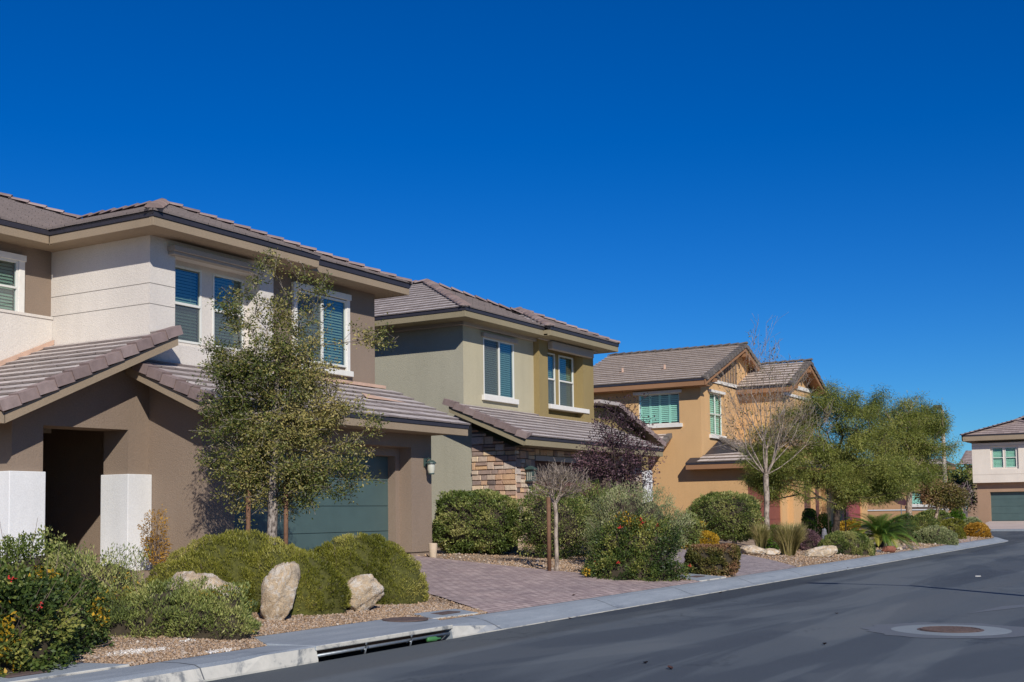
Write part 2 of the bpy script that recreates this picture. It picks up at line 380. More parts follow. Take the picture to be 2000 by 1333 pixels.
def garage_door(root, y, x0, x1, z0, z1, mat, n=4):
    m = MB(); hh = (z1-z0)/n
    for i in range(n):
        m.box(x0, x1, y, y+.05, z0+i*hh+.008, z0+(i+1)*hh-.004)
        k = max(2, int((x1-x0)/1.2))
        
    m.box(x0, x1, y+.02, y+.06, z0, z1)
    return m.build('garage_door', mat, root, bevel=.004)
# ------------------------------------------------------------------ sky-lit ground, road, kerb, drives
EX = 57.0; RC = 12.0         # the kerb turns left beyond EX with this radius
def edge_pts(off=0.0, x0=-30.0, n=20):      # kerb line at distance off behind the road edge
    pts = [(x, 8.36+off) for x in list(np.arange(x0, EX, 1.0))]
    for i in range(n+1):
        a = -math.pi/2+math.pi/2*i/n; pts.append((EX+(RC-off)*math.cos(a), 8.36+RC+(RC-off)*math.sin(a)))
    pts.append((EX+RC-off, 70)); return pts
# asphalt
m, t, b = _mat('asphalt'); p = geo(t)
nA = N(t, 'ShaderNodeTexNoise', Scale=.5, Detail=4.0, Roughness=.55, Distortion=.6); t.links.new(stretch(t, p, (.14, 1.5, 1)), nA.inputs['Vector'])
nB = N(t, 'ShaderNodeTexNoise', Scale=160.0, Detail=3.0); t.links.new(p, nB.inputs['Vector'])
nC = N(t, 'ShaderNodeTexNoise', Scale=.22, Detail=3.0, Distortion=1.5); t.links.new(stretch(t, p, (.5, 1.2, 1)), nC.inputs['Vector'])
c1 = ramp(t, nA.outputs[0], [(.3, S(54, 65, 74)), (.46, S(62, 74, 83)), (.50, S(98, 108, 112)), (.72, S(116, 121, 120))])
c2 = mixc(t, .42, c1.outputs[0], ramp(t, nC.outputs[0], [(.40, S(56, 67, 76)), (.49, S(68, 79, 87)), (.51, S(98, 106, 109)), (.7, S(106, 112, 112))]).outputs[0])
nD = N(t, 'ShaderNodeTexNoise', Scale=38.0, Detail=6.0, Roughness=.8); t.links.new(p, nD.inputs['Vector'])
c2 = mixc(t, .16, c2, ramp(t, nD.outputs[0], [(.35, S(48, 52, 58)), (.65, S(116, 120, 124))]).outputs[0])
c3 = mixc(t, .3, c2, ramp(t, nB.outputs[0], [(.38, S(34, 38, 44)), (.62, S(138, 140, 144))]).outputs[0])
sx = t.nodes.new('ShaderNodeSeparateXYZ'); t.links.new(p, sx.inputs[0])
mrng = N(t, 'ShaderNodeMapRange'); mrng.inputs['From Min'].default_value = 7.45; mrng.inputs['From Max'].default_value = 7.6; t.links.new(sx.outputs['Y'], mrng.inputs['Value'])
c4 = mixc(t, 1.0, c3, mixc(t, mrng.outputs[0], (1, 1, 1, 1), (.78, .77, .76, 1)), 'MULTIPLY')
vc = N(t, 'ShaderNodeTexVoronoi', Scale=.55); vc.feature = 'DISTANCE_TO_EDGE'
nw = N(t, 'ShaderNodeTexNoise', Scale=1.7, Detail=6.0, Roughness=.7); t.links.new(p, nw.inputs['Vector'])
va = t.nodes.new('ShaderNodeVectorMath'); va.operation = 'SCALE'; va.inputs[3].default_value = 1.1; t.links.new(nw.outputs['Color'], va.inputs[0])
vb = t.nodes.new('ShaderNodeVectorMath'); vb.operation = 'ADD'; t.links.new(stretch(t, p, (.6, 1, 1)), vb.inputs[0]); t.links.new(va.outputs[0], vb.inputs[1]); t.links.new(vb.outputs[0], vc.inputs['Vector'])
ng = N(t, 'ShaderNodeTexNoise', Scale=.35, Detail=2.0); t.links.new(p, ng.inputs['Vector'])
gate = ramp(t, ng.outputs[0], [(.52, (0, 0, 0, 1)), (.58, (.45, .45, .45, 1))])
crk = ramp(t, vc.outputs['Distance'], [(.004, (1, 1, 1, 1)), (.010, (0, 0, 0, 1))])
cf = mixc(t, 1.0, gate.outputs[0], crk.outputs[0], 'MULTIPLY')
c4 = mixc(t, cf, c4, S(44, 50, 58))
t.links.new(c4, b.inputs['Base Color']); b.inputs['Roughness'].default_value = .85; b.inputs['Specular IOR Level'].default_value = .12
bump(t, b, nB.outputs[0], .35, .006); MAT['asphalt'] = m
mb = MB(); e = edge_pts(0)
pts = [(x, y, 0) for x, y in e]
mb.f = []; strip = [(x, -9.0 if x < 200 else -9, 0) for x, y in e]
vs = []; 
for (x, y) in e: vs += [(x, y, 0), (x, min(-3.2, y), 0)]
mb.add(vs, [(2*i, 2*i+1, 2*i+3, 2*i+2) for i in range(len(e)-1)])
xe = EX+RC
mb.add([(xe, -3.2, 0), (82, -3.2, 0), (82, 70, 0), (xe, 70, 0)], [(0, 1, 2, 3)])
tag(mb.build('road', 'asphalt'), kind='structure')

# desert soil far around
m, t, b = _mat('desert_soil'); p = geo(t)
n1 = N(t, 'ShaderNodeTexNoise', Scale=.8, Detail=8.0, Roughness=.7); t.links.new(p, n1.inputs['Vector'])
r1 = ramp(t, n1.outputs[0], [(.3, S(96, 84, 70)), (.7, S(124, 108, 90))]); t.links.new(r1.outputs[0], b.inputs['Base Color']); b.inputs['Roughness'].default_value = .95
MAT['soil'] = m
mb = MB(); mb.poly([(-900, -900, -.06), (900, -900, -.06), (900, 900, -.06), (-900, 900, -.06)])
tag(mb.build('ground', 'soil'), kind='structure')

# decomposed gravel yard
m, t, b = _mat('desert_gravel'); p = geo(t)
v1 = N(t, 'ShaderNodeTexVoronoi', Scale=38.0); t.links.new(p, v1.inputs['Vector'])
n1 = N(t, 'ShaderNodeTexNoise', Scale=1.2, Detail=5.0); t.links.new(p, n1.inputs['Vector'])
sp = t.nodes.new('ShaderNodeSeparateColor'); t.links.new(v1.outputs['Color'], sp.inputs[0])
r1 = ramp(t, sp.outputs[0], [(0, S(104, 86, 70)), (.3, S(144, 122, 100)), (.6, S(166, 142, 116)), (.85, S(152, 136, 122)), (1, S(184, 168, 148))])
c2 = mixc(t, .5, r1.outputs[0], ramp(t, n1.outputs[0], [(.35, S(136, 114, 92)), (.65, S(172, 148, 120))]).outputs[0])
t.links.new(c2, b.inputs['Base Color']); b.inputs['Roughness'].default_value = .95
bump(t, b, v1.outputs['Distance'], .8, .02); MAT['gravel'] = m
back = edge_pts(.6)
def yard_ok(x, y):
    if y < 8.96: return False
    if x > EX:
        if y < 8.36+RC: return (x-EX)**2+(y-8.36-RC)**2 < (RC-.6)**2
        return x < EX+RC-.6
    return True
mb = MB(); ys = np.concatenate([np.linspace(0, 8, 33), np.linspace(9, 50, 12)])
cols = [x for x, y in back if x < 100]; vs = []; nv = len(ys)
b2 = back[:-1]
for (x, y) in b2:
    for k in ys:
        yy = y+k; vs.append((x, yy, float(gz(x, yy))+(0 if k == 0 else .012*math.sin(x*3.1+yy*1.7)*math.sin(yy*2.3-x*.9))))
fs = [(i*nv+j, (i+1)*nv+j, (i+1)*nv+j+1, i*nv+j+1) for i in range(len(b2)-1) for j in range(nv-1)]
mb.add(vs, fs); tag(mb.build('yard_ground', 'gravel', smooth=True), kind='structure')

# kerb and gutter
m, t, b = _mat('kerb_concrete'); p = geo(t)
n1 = N(t, 'ShaderNodeTexNoise', Scale=2.2, Detail=8.0, Roughness=.65); t.links.new(stretch(t, p, (.5, 2.5, 2.5)), n1.inputs['Vector'])
n2 = N(t, 'ShaderNodeTexNoise', Scale=90.0, Detail=3.0); t.links.new(p, n2.inputs['Vector'])
n3 = N(t, 'ShaderNodeTexNoise', Scale=.9, Detail=7.0, Roughness=.7, Distortion=.8); t.links.new(stretch(t, p, (.6, 1, 6)), n3.inputs['Vector'])
c1 = ramp(t, n1.outputs[0], [(.3, S(122, 131, 138)), (.6, S(140, 148, 154)), (.8, S(160, 164, 164))])
c2 = mixc(t, .15, c1.outputs[0], ramp(t, n2.outputs[0], [(.35, S(90, 96, 104)), (.65, S(215, 215, 212))]).outputs[0])
c3 = mixc(t, ramp(t, n3.outputs[0], [(.60, (0, 0, 0, 1)), (.66, (.55,)*3+(1,))]).outputs[0], c2, S(104, 112, 122))
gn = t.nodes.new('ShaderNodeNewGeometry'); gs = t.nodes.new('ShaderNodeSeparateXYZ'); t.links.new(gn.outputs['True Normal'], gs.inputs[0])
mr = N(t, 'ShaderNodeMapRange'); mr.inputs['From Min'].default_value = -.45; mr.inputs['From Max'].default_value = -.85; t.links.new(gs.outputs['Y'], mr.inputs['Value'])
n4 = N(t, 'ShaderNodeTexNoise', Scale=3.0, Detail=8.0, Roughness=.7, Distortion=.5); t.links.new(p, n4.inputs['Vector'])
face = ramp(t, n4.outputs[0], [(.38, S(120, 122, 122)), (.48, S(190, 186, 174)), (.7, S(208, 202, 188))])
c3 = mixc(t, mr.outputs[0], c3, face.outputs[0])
t.links.new(c3, b.inputs['Base Color']); b.inputs['Roughness'].default_value = .85; bump(t, b, n2.outputs[0], .3, .004); MAT['kerb'] = m
MAT['kerbface'] = stucco('scuffed_kerb_face', S(206, 200, 186), .004)
IX0, IX1 = 10.12, 12.72      # storm inlet span
def prof(x):                # kerb cross-section: offset behind the road edge, height
    if x < IX0-.9: k = .75
    elif x < IX1: k = 1
    else: k = max(0.0, 1-(x-IX1)/1.5)
    k = k if x > IX0-3 else max(.55, k)
    rolled = [(0, -.02), (0, .012), (.12, .035), (.30, .10), (.42, .135), (.60, .152)]
    vert = [(0, -.02), (0.0, .02), (.035, .155), (.07, .168), (.30, .168), (.60, .156)]
    return [(a[0]*(1-k)+c[0]*k, a[1]*(1-k)+c[1]*k) for a, c in zip(rolled, vert)]
def kerb_strip(path):
    mb = MB(); vs = []; n = 6
    for i, (x, y) in enumerate(path):
        q = path[min(i+1, len(path)-1)]; o = path[max(0, i-1)]; d = Vector((q[0]-o[0], q[1]-o[1])).normalized(); nx, ny = -d.y, d.x
        for a, h in prof(x): vs.append((x+nx*a, y+ny*a, h))
    mb.add(vs, [(i*n+j, (i+1)*n+j, (i+1)*n+j+1, i*n+j+1) for i in range(len(path)-1) for j in range(n-1)]); return mb
kb = MB()
xs = list(np.arange(-30, IX0-.01, .3))+[IX0]
a1 = [(x, 8.36) for x in xs]; a2 = [(IX1+.0, 8.36)]+[(x, 8.36) for x in np.arange(IX1+.15, EX, .4)]
e0 = edge_pts(0); a2 += [q for q in e0 if q[0] >= EX-.01]
for path in (a1, a2):
    k = kerb_strip(path); kb.add(k.v, k.f)
for x in (IX0, IX1):                      # closed ends at the inlet
    pr = prof(x); kb.poly([(x, 8.36+a, h) for a, h in pr]+[(x, 8.96, -.02)])
# low wall behind the kerb so that nothing shows below it
kerb = tag(kb.build('kerb', 'kerb', smooth=False), kind='structure')
jb = MB()                                   # tooled joints, thin dark grooves standing a hair proud
for x in (5.4, 8.45, 13.9, 17.6, 20.8, 24.2, 27.6, 31, 34.4, 37.8, 41.2, 44.6, 48, 51.4):
    pr = prof(x)[1:]
    for q, r_ in zip(pr[:-1], pr[1:]):
        jb.poly([(x-.008, 8.36+q[0], q[1]+.004), (x+.008, 8.36+q[0], q[1]+.004), (x+.008, 8.36+r_[0], r_[1]+.004), (x-.008, 8.36+r_[0], r_[1]+.004)])
MAT['joint'] = plain('joint_dust', S(96, 98, 100), .95)
j_ = jb.build('joint', 'joint', kerb)

def slab(name, pts, zf, thick, mat, kind='structure', sub=None):
    mb = MB(); P = [(x, y, zf(x, y)) for x, y in pts]; mb.prism([(x, y, z-thick) for x, y, z in P], (0, 0, thick))
    return tag(mb.build(name, mat), kind=kind)
# apron over the inlet
mb = MB(); ap = [(IX0-.02, 8.37), (IX1+.02, 8.37), (13.28, 8.98), (12.78, 9.50), (10.35, 9.50), (10.0, 8.98)]
zt = lambda y: .172 if y < 8.9 else .178+.03*(y-8.9)
mb.prism([(x, y, zt(y)-.055) for x, y in ap], (0, 0, .055))
apron = tag(mb.build('inlet_apron', 'kerb', bevel=.012), kind='structure')
# the pit behind the opening
mb = MB()
mb.box(IX0+.002, IX1-.002, 8.30, 9.3, -1.0, -.9)
mb.box(IX0+.002, IX1-.002, 9.25, 9.3, -.9, .11)
mb.add([(IX0+.002, 8.42, .116), (IX1-.002, 8.42, .116), (IX1-.002, 8.62, .02), (IX0+.002, 8.62, .02), (IX0+.002, 8.75, .02), (IX1-.002, 8.75, .02), (IX1-.002, 8.75, .116), (IX0+.002, 8.75, .116)], [(0, 1, 2, 3), (3, 2, 5, 4), (0, 3, 4, 7), (1, 6, 5, 2)])
pit = tag(mb.build('inlet_pit', stucco('pit_concrete', S(120, 104, 96), .005)), kind='structure')
inlet_bars = thing('inlet_guard', 'grey galvanised pipe guard with two upright hooks across the storm drain mouth', 'drain guard', (11.4, 8.40, 0))
mb = MB(); mb.tube([(IX0+.02, 8.40, .06), (IX1-.02, 8.40, .065)], .019, 8); mb.build('pipe', 'steel', inlet_bars, smooth=True)
for x in (10.98, 11.86):
    mb = MB(); mb.tube([(x-.03, 8.385, -.02), (x-.03, 8.37, .05), (x+.0, 8.375, .115), (x+.02, 8.40, .125)], .014, 6); mb.tube([(x-.05, 8.42, .035), (x+.03, 8.42, .06), (x+.03, 8.375, .07), (x-.05, 8.37, .045)], .01, 6)
    mb.build('hook', 'steel', inlet_bars, smooth=True)
mb = MB(); mb.lathe((0, 0, 0), [(0, 0), (.03, 0), (.032, .02), (.032, .13), (.013, .17), (.013, .21), (0, .21)], 10)
bt = mb.build('glass_bottle', 'greenglass', smooth=True); bt.location = (12.2, 8.40, .035); bt.rotation_euler = (R(90), 0, R(70)); tag(bt, 'small green glass bottle lying in the storm drain mouth', 'bottle')
mb = MB(); mb.disc((12.88, 9.20, .19), .30, .014, 40); mb.disc((12.88, 9.20, .2045), .05, .003, 12)
o = single(mb, 'access_lid', 'rust', 'round rusty iron lid set in the concrete above the storm drain', 'manhole lid')
# round manhole in the road with concrete collar
mh = thing('road_manhole', 'rusty waffle-pattern manhole cover in a round concrete collar on the asphalt', 'manhole', (16.08, 3.05, 0))
mb = MB(); mb.disc((16.08, 3.05, -.05), .72, .056, 64); mb.build('concrete_collar', stucco('collar_concrete', S(132, 140, 144), .004), mh)
mb = MB(); mb.disc((16.08, 3.05, -.04), .40, .050, 48); mb.tube([(16.08+.36*math.cos(a), 3.05+.36*math.sin(a), .0125) for a in np.linspace(0, 2*math.pi, 49)], .008, 4)
for i in range(-5, 6):
    for j in range(-5, 6):
        if (i*i+j*j)*.0036 < .105: mb.box(16.08+i*.06-.018, 16.08+i*.06+.018, 3.05+j*.06-.018, 3.05+j*.06+.018, .01, .018)
mb.build('cover', 'rust', mh)
# lighter scraped asphalt around the manhole, and a long patch seam
MAT['patch'] = plain('scraped_asphalt', S(97, 102, 107), .85, var=.12, scale=30)
def patch(name, pts, label):
    mb = MB(); mb.poly([(x, y, .004) for x, y in pts]); return tag(mb.build(name, 'patch'), kind='structure')
rr = random.Random(4)
patch('road_patch', [(16.08+(1.02+rr.uniform(-.06, .1))*math.cos(a), 3.05+(1.02+rr.uniform(-.06, .1))*math.sin(a)) for a in np.linspace(0, 2*math.pi, 40)[:-1]], '')
patch('road_patch', [(18.6, 3.3), (20.6, 2.55), (21.4, 2.35), (20.2, 3.05)], '')


# paver drives
def paver(name, cols, sx_=5, sy_=10):
    m, t, b = _mat(name); p = geo(t)
    br = t.nodes.new('ShaderNodeTexBrick'); br.inputs['Scale'].default_value = 1.0; br.inputs['Brick Width'].default_value = .22; br.inputs['Row Height'].default_value = .11
    br.inputs['Mortar Size'].default_value = .010; br.inputs['Bias'].default_value = 0; br.inputs['Color1'].default_value = cols[0]; br.inputs['Color2'].default_value = cols[1]; br.inputs['Mortar'].default_value = cols[2]
    mp = t.nodes.new('ShaderNodeMapping'); mp.inputs['Rotation'].default_value = (0, 0, R(0)); t.links.new(p, mp.inputs[0]); t.links.new(mp.outputs[0], br.inputs['Vector'])
    n1 = N(t, 'ShaderNodeTexNoise', Scale=1.6, Detail=6.0, Roughness=.7); t.links.new(stretch(t, p, (1, 1, 1)), n1.inputs['Vector'])
    c = mixc(t, 1.0, br.outputs[0], ramp(t, n1.outputs[0], [(.3, (.78, .78, .8, 1)), (.7, (1.18, 1.15, 1.12, 1))]).outputs[0], 'MULTIPLY')
    n2 = N(t, 'ShaderNodeTexNoise', Scale=11.0, Detail=3.0); t.links.new(p, n2.inputs['Vector'])
    c = mixc(t, 1.0, c, ramp(t, n2.outputs[0], [(.3, (.82, .8, .8, 1)), (.7, (1.12, 1.12, 1.12, 1))]).outputs[0], 'MULTIPLY')
    t.links.new(c, b.inputs['Base Color']); b.inputs['Roughness'].default_value = .85
    bump(t, b, br.outputs['Fac'], -.5, .006); MAT[name] = m
paver('pavers1', (S(158, 140, 136), S(186, 168, 160), S(118, 102, 98)))
paver('pavers2', (S(150, 138, 136), S(176, 164, 160), S(112, 102, 100)))
def drive(name, pts, mat, n=14):
    # strips between a left and a right border, draped on the ground 3 cm above it
    L, Rr = pts; mb = MB(); vs = []
    for i in range(n+1):
        s = i/n
        def at(P):
            k = s*(len(P)-1); j = min(int(k), len(P)-2); f = k-j
            return (P[j][0]*(1-f)+P[j+1][0]*f, P[j][1]*(1-f)+P[j+1][1]*f)
        a, c = at(L), at(Rr)
        for k in range(7):
            x = a[0]+(c[0]-a[0])*k/6; y = a[1]+(c[1]-a[1])*k/6; lift = .022 if i > 0 else .006
            vs.append((x, y, float(gz(x, y))+lift))
    mb.add(vs, [(i*7+j, i*7+j+1, (i+1)*7+j+1, (i+1)*7+j) for i in range(n) for j in range(6)])
    return tag(mb.build(name, mat), kind='structure')
drive('driveway', ([(14.5, 8.95), (15.8, 10.8), (16.3, 13), (16.3, 16.0)], [(22.6, 8.95), (21.75, 9.6), (21.6, 12.5), (21.9, 16.0)]), 'pavers1')
drive('driveway', ([(24.6, 8.95), (25.0, 10.3), (27.5, 13.3), (30.4, 18.2)], [(28.8, 8.95), (30.6, 10.3), (33.6, 13.2), (36.6, 18.2)]), 'pavers2')
drive('driveway', ([(39.4, 8.95), (42.5, 11), (46.0, 14), (47.4, 16.4)], [(43.4, 8.95), (46.0, 11), (50.6, 14), (52.2, 16.4)]), 'pavers1')
drive('driveway', ([(46.4, 8.95), (48.0, 10), (51.0, 12.5), (54.5, 16.4)], [(54.2, 8.95), (55.2, 10), (57.0, 12.5), (60.0, 16.4)]), 'pavers1')
slab('far_driveway', [(84, 3), (96.6, 3), (96.6, 15.2), (84, 14.6)], lambda x, y: .1+(x-84)*.03, .08, stucco('far_pavers', S(190, 174, 162), .004))
slab('far_kerb', [(82, -3), (84, -3), (84, 60), (82, 60)], lambda x, y: .1, .14, 'kerb')
slab('far_yard', [(84, 14.6), (130, 15.2), (130, 60), (84, 60)], lambda x, y: .12+(x-84)*.03 if x < 100 else .6, .08, 'gravel')
# utility pads
for nm, pts, lab in (('utility_pad', [(22.5, 8.97), (24.0, 8.97), (23.9, 9.75), (22.9, 9.75)], 'pale concrete utility pad beside the square dark hedge, with a slim meter lid'),
                ('utility_pad', [(13.3, 9.05), (14.35, 9.0), (14.45, 9.45), (13.5, 9.5)], 'small concrete meter pad between the gravel and the first paved driveway'),
                ('utility_pad', [(6.2, 8.97), (8.1, 8.97), (7.75, 9.42), (6.3, 9.42)], 'concrete pad behind the kerb half covered by the red-flowered bush')):
    mb = MB(); mb.prism([(x, y, float(gz(x, y))-.04) for x, y in pts], (0, 0, .065)); cx = sum(p[0] for p in pts)/4; cy = sum(p[1] for p in pts)/4
    th = thing(nm, lab, 'concrete pad', (cx, cy, float(gz(cx, cy)))); mb.build('slab', 'kerb', th, bevel=.008)
    k = MB(); k.box(cx-.22, cx+.22, cy-.1, cy+.1, float(gz(cx, cy))+.022, float(gz(cx, cy))+.036); k.build('lid', 'rust', th)

# ------------------------------------------------------------------ house 1 (nearest)
G0 = .62
h1 = thing('stucco_house', 'nearest two-storey house, brown and cream stucco with grey-green garage door', 'house', (19, 19, G0))
w_ = wall('y', 15.44, 15.53, 22.68, .72, 3.42, [(16.35, 21.89, .72, 3.03, .32)])
w_.poly([(15.53, 15.44, .72), (15.53, 15.44, 3.42), (15.53, 16.76, 3.98), (15.53, 17.1, 4.2), (15.53, 17.1, .3), (15.53, 16.75, .3)])
w_.poly([(22.68, 15.44, .3), (22.68, 15.44, 3.42), (22.68, 17.1, 4.2), (22.68, 17.1, .3)])
w_.box(15.56, 16.35, 15.47, 15.76, .3, .725); w_.box(21.89, 22.65, 15.47, 15.8, .3, .725)
# stepped surround of the door
mb2 = wall('y', 15.76, 16.34, 21.90, .3, 3.04, [(16.5, 21.735, .2, 2.84, .22)]); w_.add(mb2.v, mb2.f)
wl = w_.build('garage_wall', 'brown', h1)
garage_door(h1, 15.965, 16.49, 21.745, .64, 2.845, 'door1')
# portal
ZR = lambda x: 3.30+.452*(x-12.06)      # entry roof plane
mb = MB()
x0, x1 = 12.65, 15.53
def top(x): return ZR(x)-.16
mb.poly([(x0, 16.75, .3), (13.25, 16.75, .3), (13.25, 16.75, 3.08), (13.25, 16.75, top(13.25)), (x0, 16.75, top(x0))])
mb.poly([(13.25, 16.75, 3.10), (15.05, 16.75, 3.12), (15.05, 16.75, top(15.05)), (13.25, 16.75, top(13.25))])
mb.poly([(15.05, 16.75, .3), (x1-.001, 16.75, .3), (x1-.001, 16.75, top(x1)), (15.05, 16.75, top(15.05))])
mb.poly([(15.05, 16.75, .3), (15.05, 16.75, 3.12), (15.05, 17.38, 3.12), (15.05, 17.38, .3)])
mb.poly([(13.25, 16.75, .3), (13.25, 16.75, 3.10), (13.25, 17.38, 3.10), (13.25, 17.38, .3)])
mb.poly([(13.25, 16.75, 3.10), (15.05, 16.75, 3.12), (15.05, 17.38, 3.12), (13.25, 17.38, 3.10)])
mb.poly([(x0, 16.75, .3), (x0, 16.75, top(x0)), (x0, 21, top(x0)), (x0, 21, .3)])
mb.poly([(15.05, 17.38, .3), (15.05, 17.38, 3.5), (15.9, 17.38, 3.5), (15.9, 17.38, .3)])
mb.poly([(15.9, 17.38, .3), (15.9, 17.38, 3.5), (15.9, 21, 3.5), (15.9, 21, .3)])
mb.poly([(x0, 21, .3), (x0, 21, 3.5), (15.9, 21, 3.5), (15.9, 21, .3)])
mb.poly([(x0, 16.76, 3.35), (15.9, 16.76, 3.4), (15.9, 21, 3.4), (x0, 21, 3.35)])
mb.build('porch_wall', 'brown', h1)
mb = MB(); mb.box(13.7, 14.7, 20.93, 20.98, .62, 2.7); d_ = mb.build('front_door', 'door2', h1)
for a, c in (((12.55, 13.24), 17.5), ((14.97, 15.525), 17.36)):
    mb = MB(); mb.box(a[0], a[1], 16.66, c, .60, 2.33); mb.build('white_pier', 'white_st', h1, bevel=.01)
# second floor
mb = wall('y', 16.75, 15.53, 18.87, 3.9, 6.74, [(16.15, 18.45, 4.78, 6.47, .34)])
mb3 = wall('y', 17.085, 16.14, 18.46, 4.77, 6.48, [(16.30, 17.16, 4.90, 6.38, .1), (17.46, 18.34, 4.90, 6.38, .1)]); mb.add(mb3.v, mb3.f)
mb.poly([(15.53, 16.75, 3.9), (15.53, 16.75, 6.74), (15.53, 19.45, 6.74), (15.53, 19.45, 3.9)])
mb.poly([(18.87, 16.75, 3.9), (18.87, 16.75, 6.74), (18.87, 17.0, 6.74), (18.87, 17.0, 3.9)])
cw = mb.build('cream_bay_wall', 'cream', h1)
mb = MB()                                # control joints scored in the cream stucco, drawn as thin darker strips
for z in (5.46, 5.84):
    mb.box(15.53, 16.15, 16.746, 16.749, z, z+.009); mb.box(15.526, 15.529, 16.75, 19.44, z, z+.009)
mb.build('control_joint', plain('dark_joint', S(120, 112, 104), .9), cw)
window(h1, 'y', 17.07, 16.30, 17.16, 4.90, 6.38, 'hung'); window(h1, 'y', 17.07, 17.46, 18.34, 4.90, 6.38, 'hung')
mb = MB(); mb.box(15.95, 18.2, 16.55, 16.748, 6.50, 6.60); mb.box(15.97, 18.18, 16.60, 16.748, 6.44, 6.50); mb.build('window_hood', 'greytrim', h1, bevel=.008)
mb = wall('y', 17.0, 18.87, 22.66, 4.1, 6.76, [(19.82, 21.55, 4.88, 6.40, .12)])
mb.poly([(22.66, 17.0, 3.9), (22.66, 17.0, 6.76), (22.66, 27, 6.76), (22.66, 27, .3)])
mb.build('brown_upper_wall', 'brown', h1)
window(h1, 'y', 16.95, 19.82, 21.55, 4.88, 6.40, 'slider')
mb = MB(); a0, a1, z0, z1 = 19.72, 21.65, 4.80, 6.42
mb.box(a0, a0+.11, 16.93, 16.998, z0, z1); mb.box(a1-.11, a1, 16.93, 16.998, z0, z1); mb.box(a0-.02, a1+.02, 16.90, 16.997, z1, z1+.13); mb.box(a0-.06, a1+.06, 16.88, 16.998, z0-.12, z0)
mb.build('window_trim', 'trim', h1, bevel=.006)
# left wing
mb = wall('y', 19.45, 5, 15.53, 5.44, 6.76, [(13.2, 14.75, 5.44, 6.42, .12)]); mb.build('left_wing_wall', 'brown', h1)
window(h1, 'y', 19.40, 13.2, 14.75, 5.38, 6.42, 'grid')
mb = MB(); mb.box(14.75, 14.88, 19.38, 19.449, 5.44, 6.46); mb.box(13.0, 14.90, 19.36, 19.449, 6.42, 6.54); mb.build('window_trim', 'trim', h1, bevel=.006)
mb = MB(); mb.box(5, 15.525, 19.39, 19.45, 3.2, 5.44); mb.box(5, 15.52, 19.37, 19.45, 5.40, 5.452); mb.build('cream_band', 'cream', h1)

# roofs of house 1
P1 = .385
def eave_y(root, y, x0, x1, zg, fas, fmat, ft=.16, gt=.09, yin=None):   # fascia and gutter along X at the front, zg = gutter top
    f = MB(); f.box(x0, x1, y, y+.08, zg-gt-ft, zg-gt); f.each('fascia', fmat, root, bevel=.006)
    g = MB(); g.box(x0-.01, x1+.01, y-.02, y+.09, zg-gt+.002, zg); g.build('gutter', 'dark', root)
def eave_x(root, x, y0, y1, zg, fmat, ft=.16, gt=.09):
    f = MB(); f.box(x, x+.08, y0+.081, y1, zg-gt-ft, zg-gt-.001); f.each('fascia', fmat, root, bevel=.006)
    g = MB(); g.box(x-.02, x+.09, y0+.091, y1, zg-gt+.002, zg-.001); g.build('gutter', 'dark', root)
def roof(root, facets, hips, tile, cap, rakes=(), seed=1, ex=.34, tw=.33, name='roof'):
    t_, u_ = MB(), MB()
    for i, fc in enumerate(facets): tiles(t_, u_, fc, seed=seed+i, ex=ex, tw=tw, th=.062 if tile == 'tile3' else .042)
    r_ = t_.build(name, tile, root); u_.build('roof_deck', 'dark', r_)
    if hips:
        for i, (a, b_) in enumerate(hips): c_ = MB(); caps(c_, a, b_, seed=seed*3+i); c_.build('ridge_tiles', cap, r_)
    if rakes:
        for i, (a, b_, o_) in enumerate(rakes): c_ = MB(); rake(c_, a, b_, o_, seed=seed*5+i); c_.build('rake_tiles', cap, r_)
    return r_
ZE = 6.97
def main1(x, y):      # height of the hip roofs of house 1
    return ZE
# front bay hip roof: eave X 15.0..23.3 at Y 16.1; apex (19.1, 20.2)
A = (19.1, 20.2, ZE+P1*4.1); V1 = (19.15, 22.93, ZE+P1*4.08)
zV = ZE+P1*4.1
L0 = (14.97, 16.08, ZE-.01); R0 = (23.25, 16.38, ZE+.0)
front = [(14.97, 16.08, ZE), (19.58, 16.08, ZE), (19.1, 20.2, zV)]
front2 = [(19.58, 16.36, ZE+.02), (23.25, 16.36, ZE+.02), (19.1, 20.3, zV-.04)]
left = [(14.97, 18.85, ZE), (14.97, 16.08, ZE), (19.1, 20.2, zV), (19.1, 22.98, zV)]
ap1 = (13.2, 28.9, ZE+P1*10.05)
wing = [(5.0, 18.85, ZE), (14.97, 18.85, ZE), (19.1, 22.98, zV), (13.2, 28.9, ZE+P1*10.05), (5.0, 28.9, ZE+P1*10.05)]
right = [(23.25, 16.36, ZE), (23.25, 28.0, ZE), (19.1, 22.98, zV), (19.1, 20.2, zV)]
right2 = [(23.25, 28, ZE), (23.25, 39, ZE), (13.2, 28.9, ZE+P1*10.05), (19.1, 22.98, zV)]
roof(h1, [front, front2, left, wing, right, right2], [((15.0, 16.1, ZE), A), ((23.2, 16.4, ZE), A), (A, (19.1, 22.9, zV)), ((19.1, 22.98, zV), ap1), ((5, 28.9, ap1[2]), ap1)], 'tile1', 'cap1', seed=11)
eave_y(h1, 16.1, 15.0, 19.55, ZE-.0, None, 'fascia1'); eave_y(h1, 16.38, 19.58, 23.2, ZE+.0, None, 'fascia1')
eave_x(h1, 15.0, 16.1, 18.85, ZE, 'fascia1'); eave_y(h1, 18.85, 5, 14.99, ZE, None, 'fascia1')
mb = MB(); mb.box(23.12, 23.2, 16.46, 27, ZE-.25, ZE-.09); mb.box(19.50, 19.552, 16.18, 16.46, ZE-.25, ZE-.09); mb.each('fascia', 'fascia1', h1)
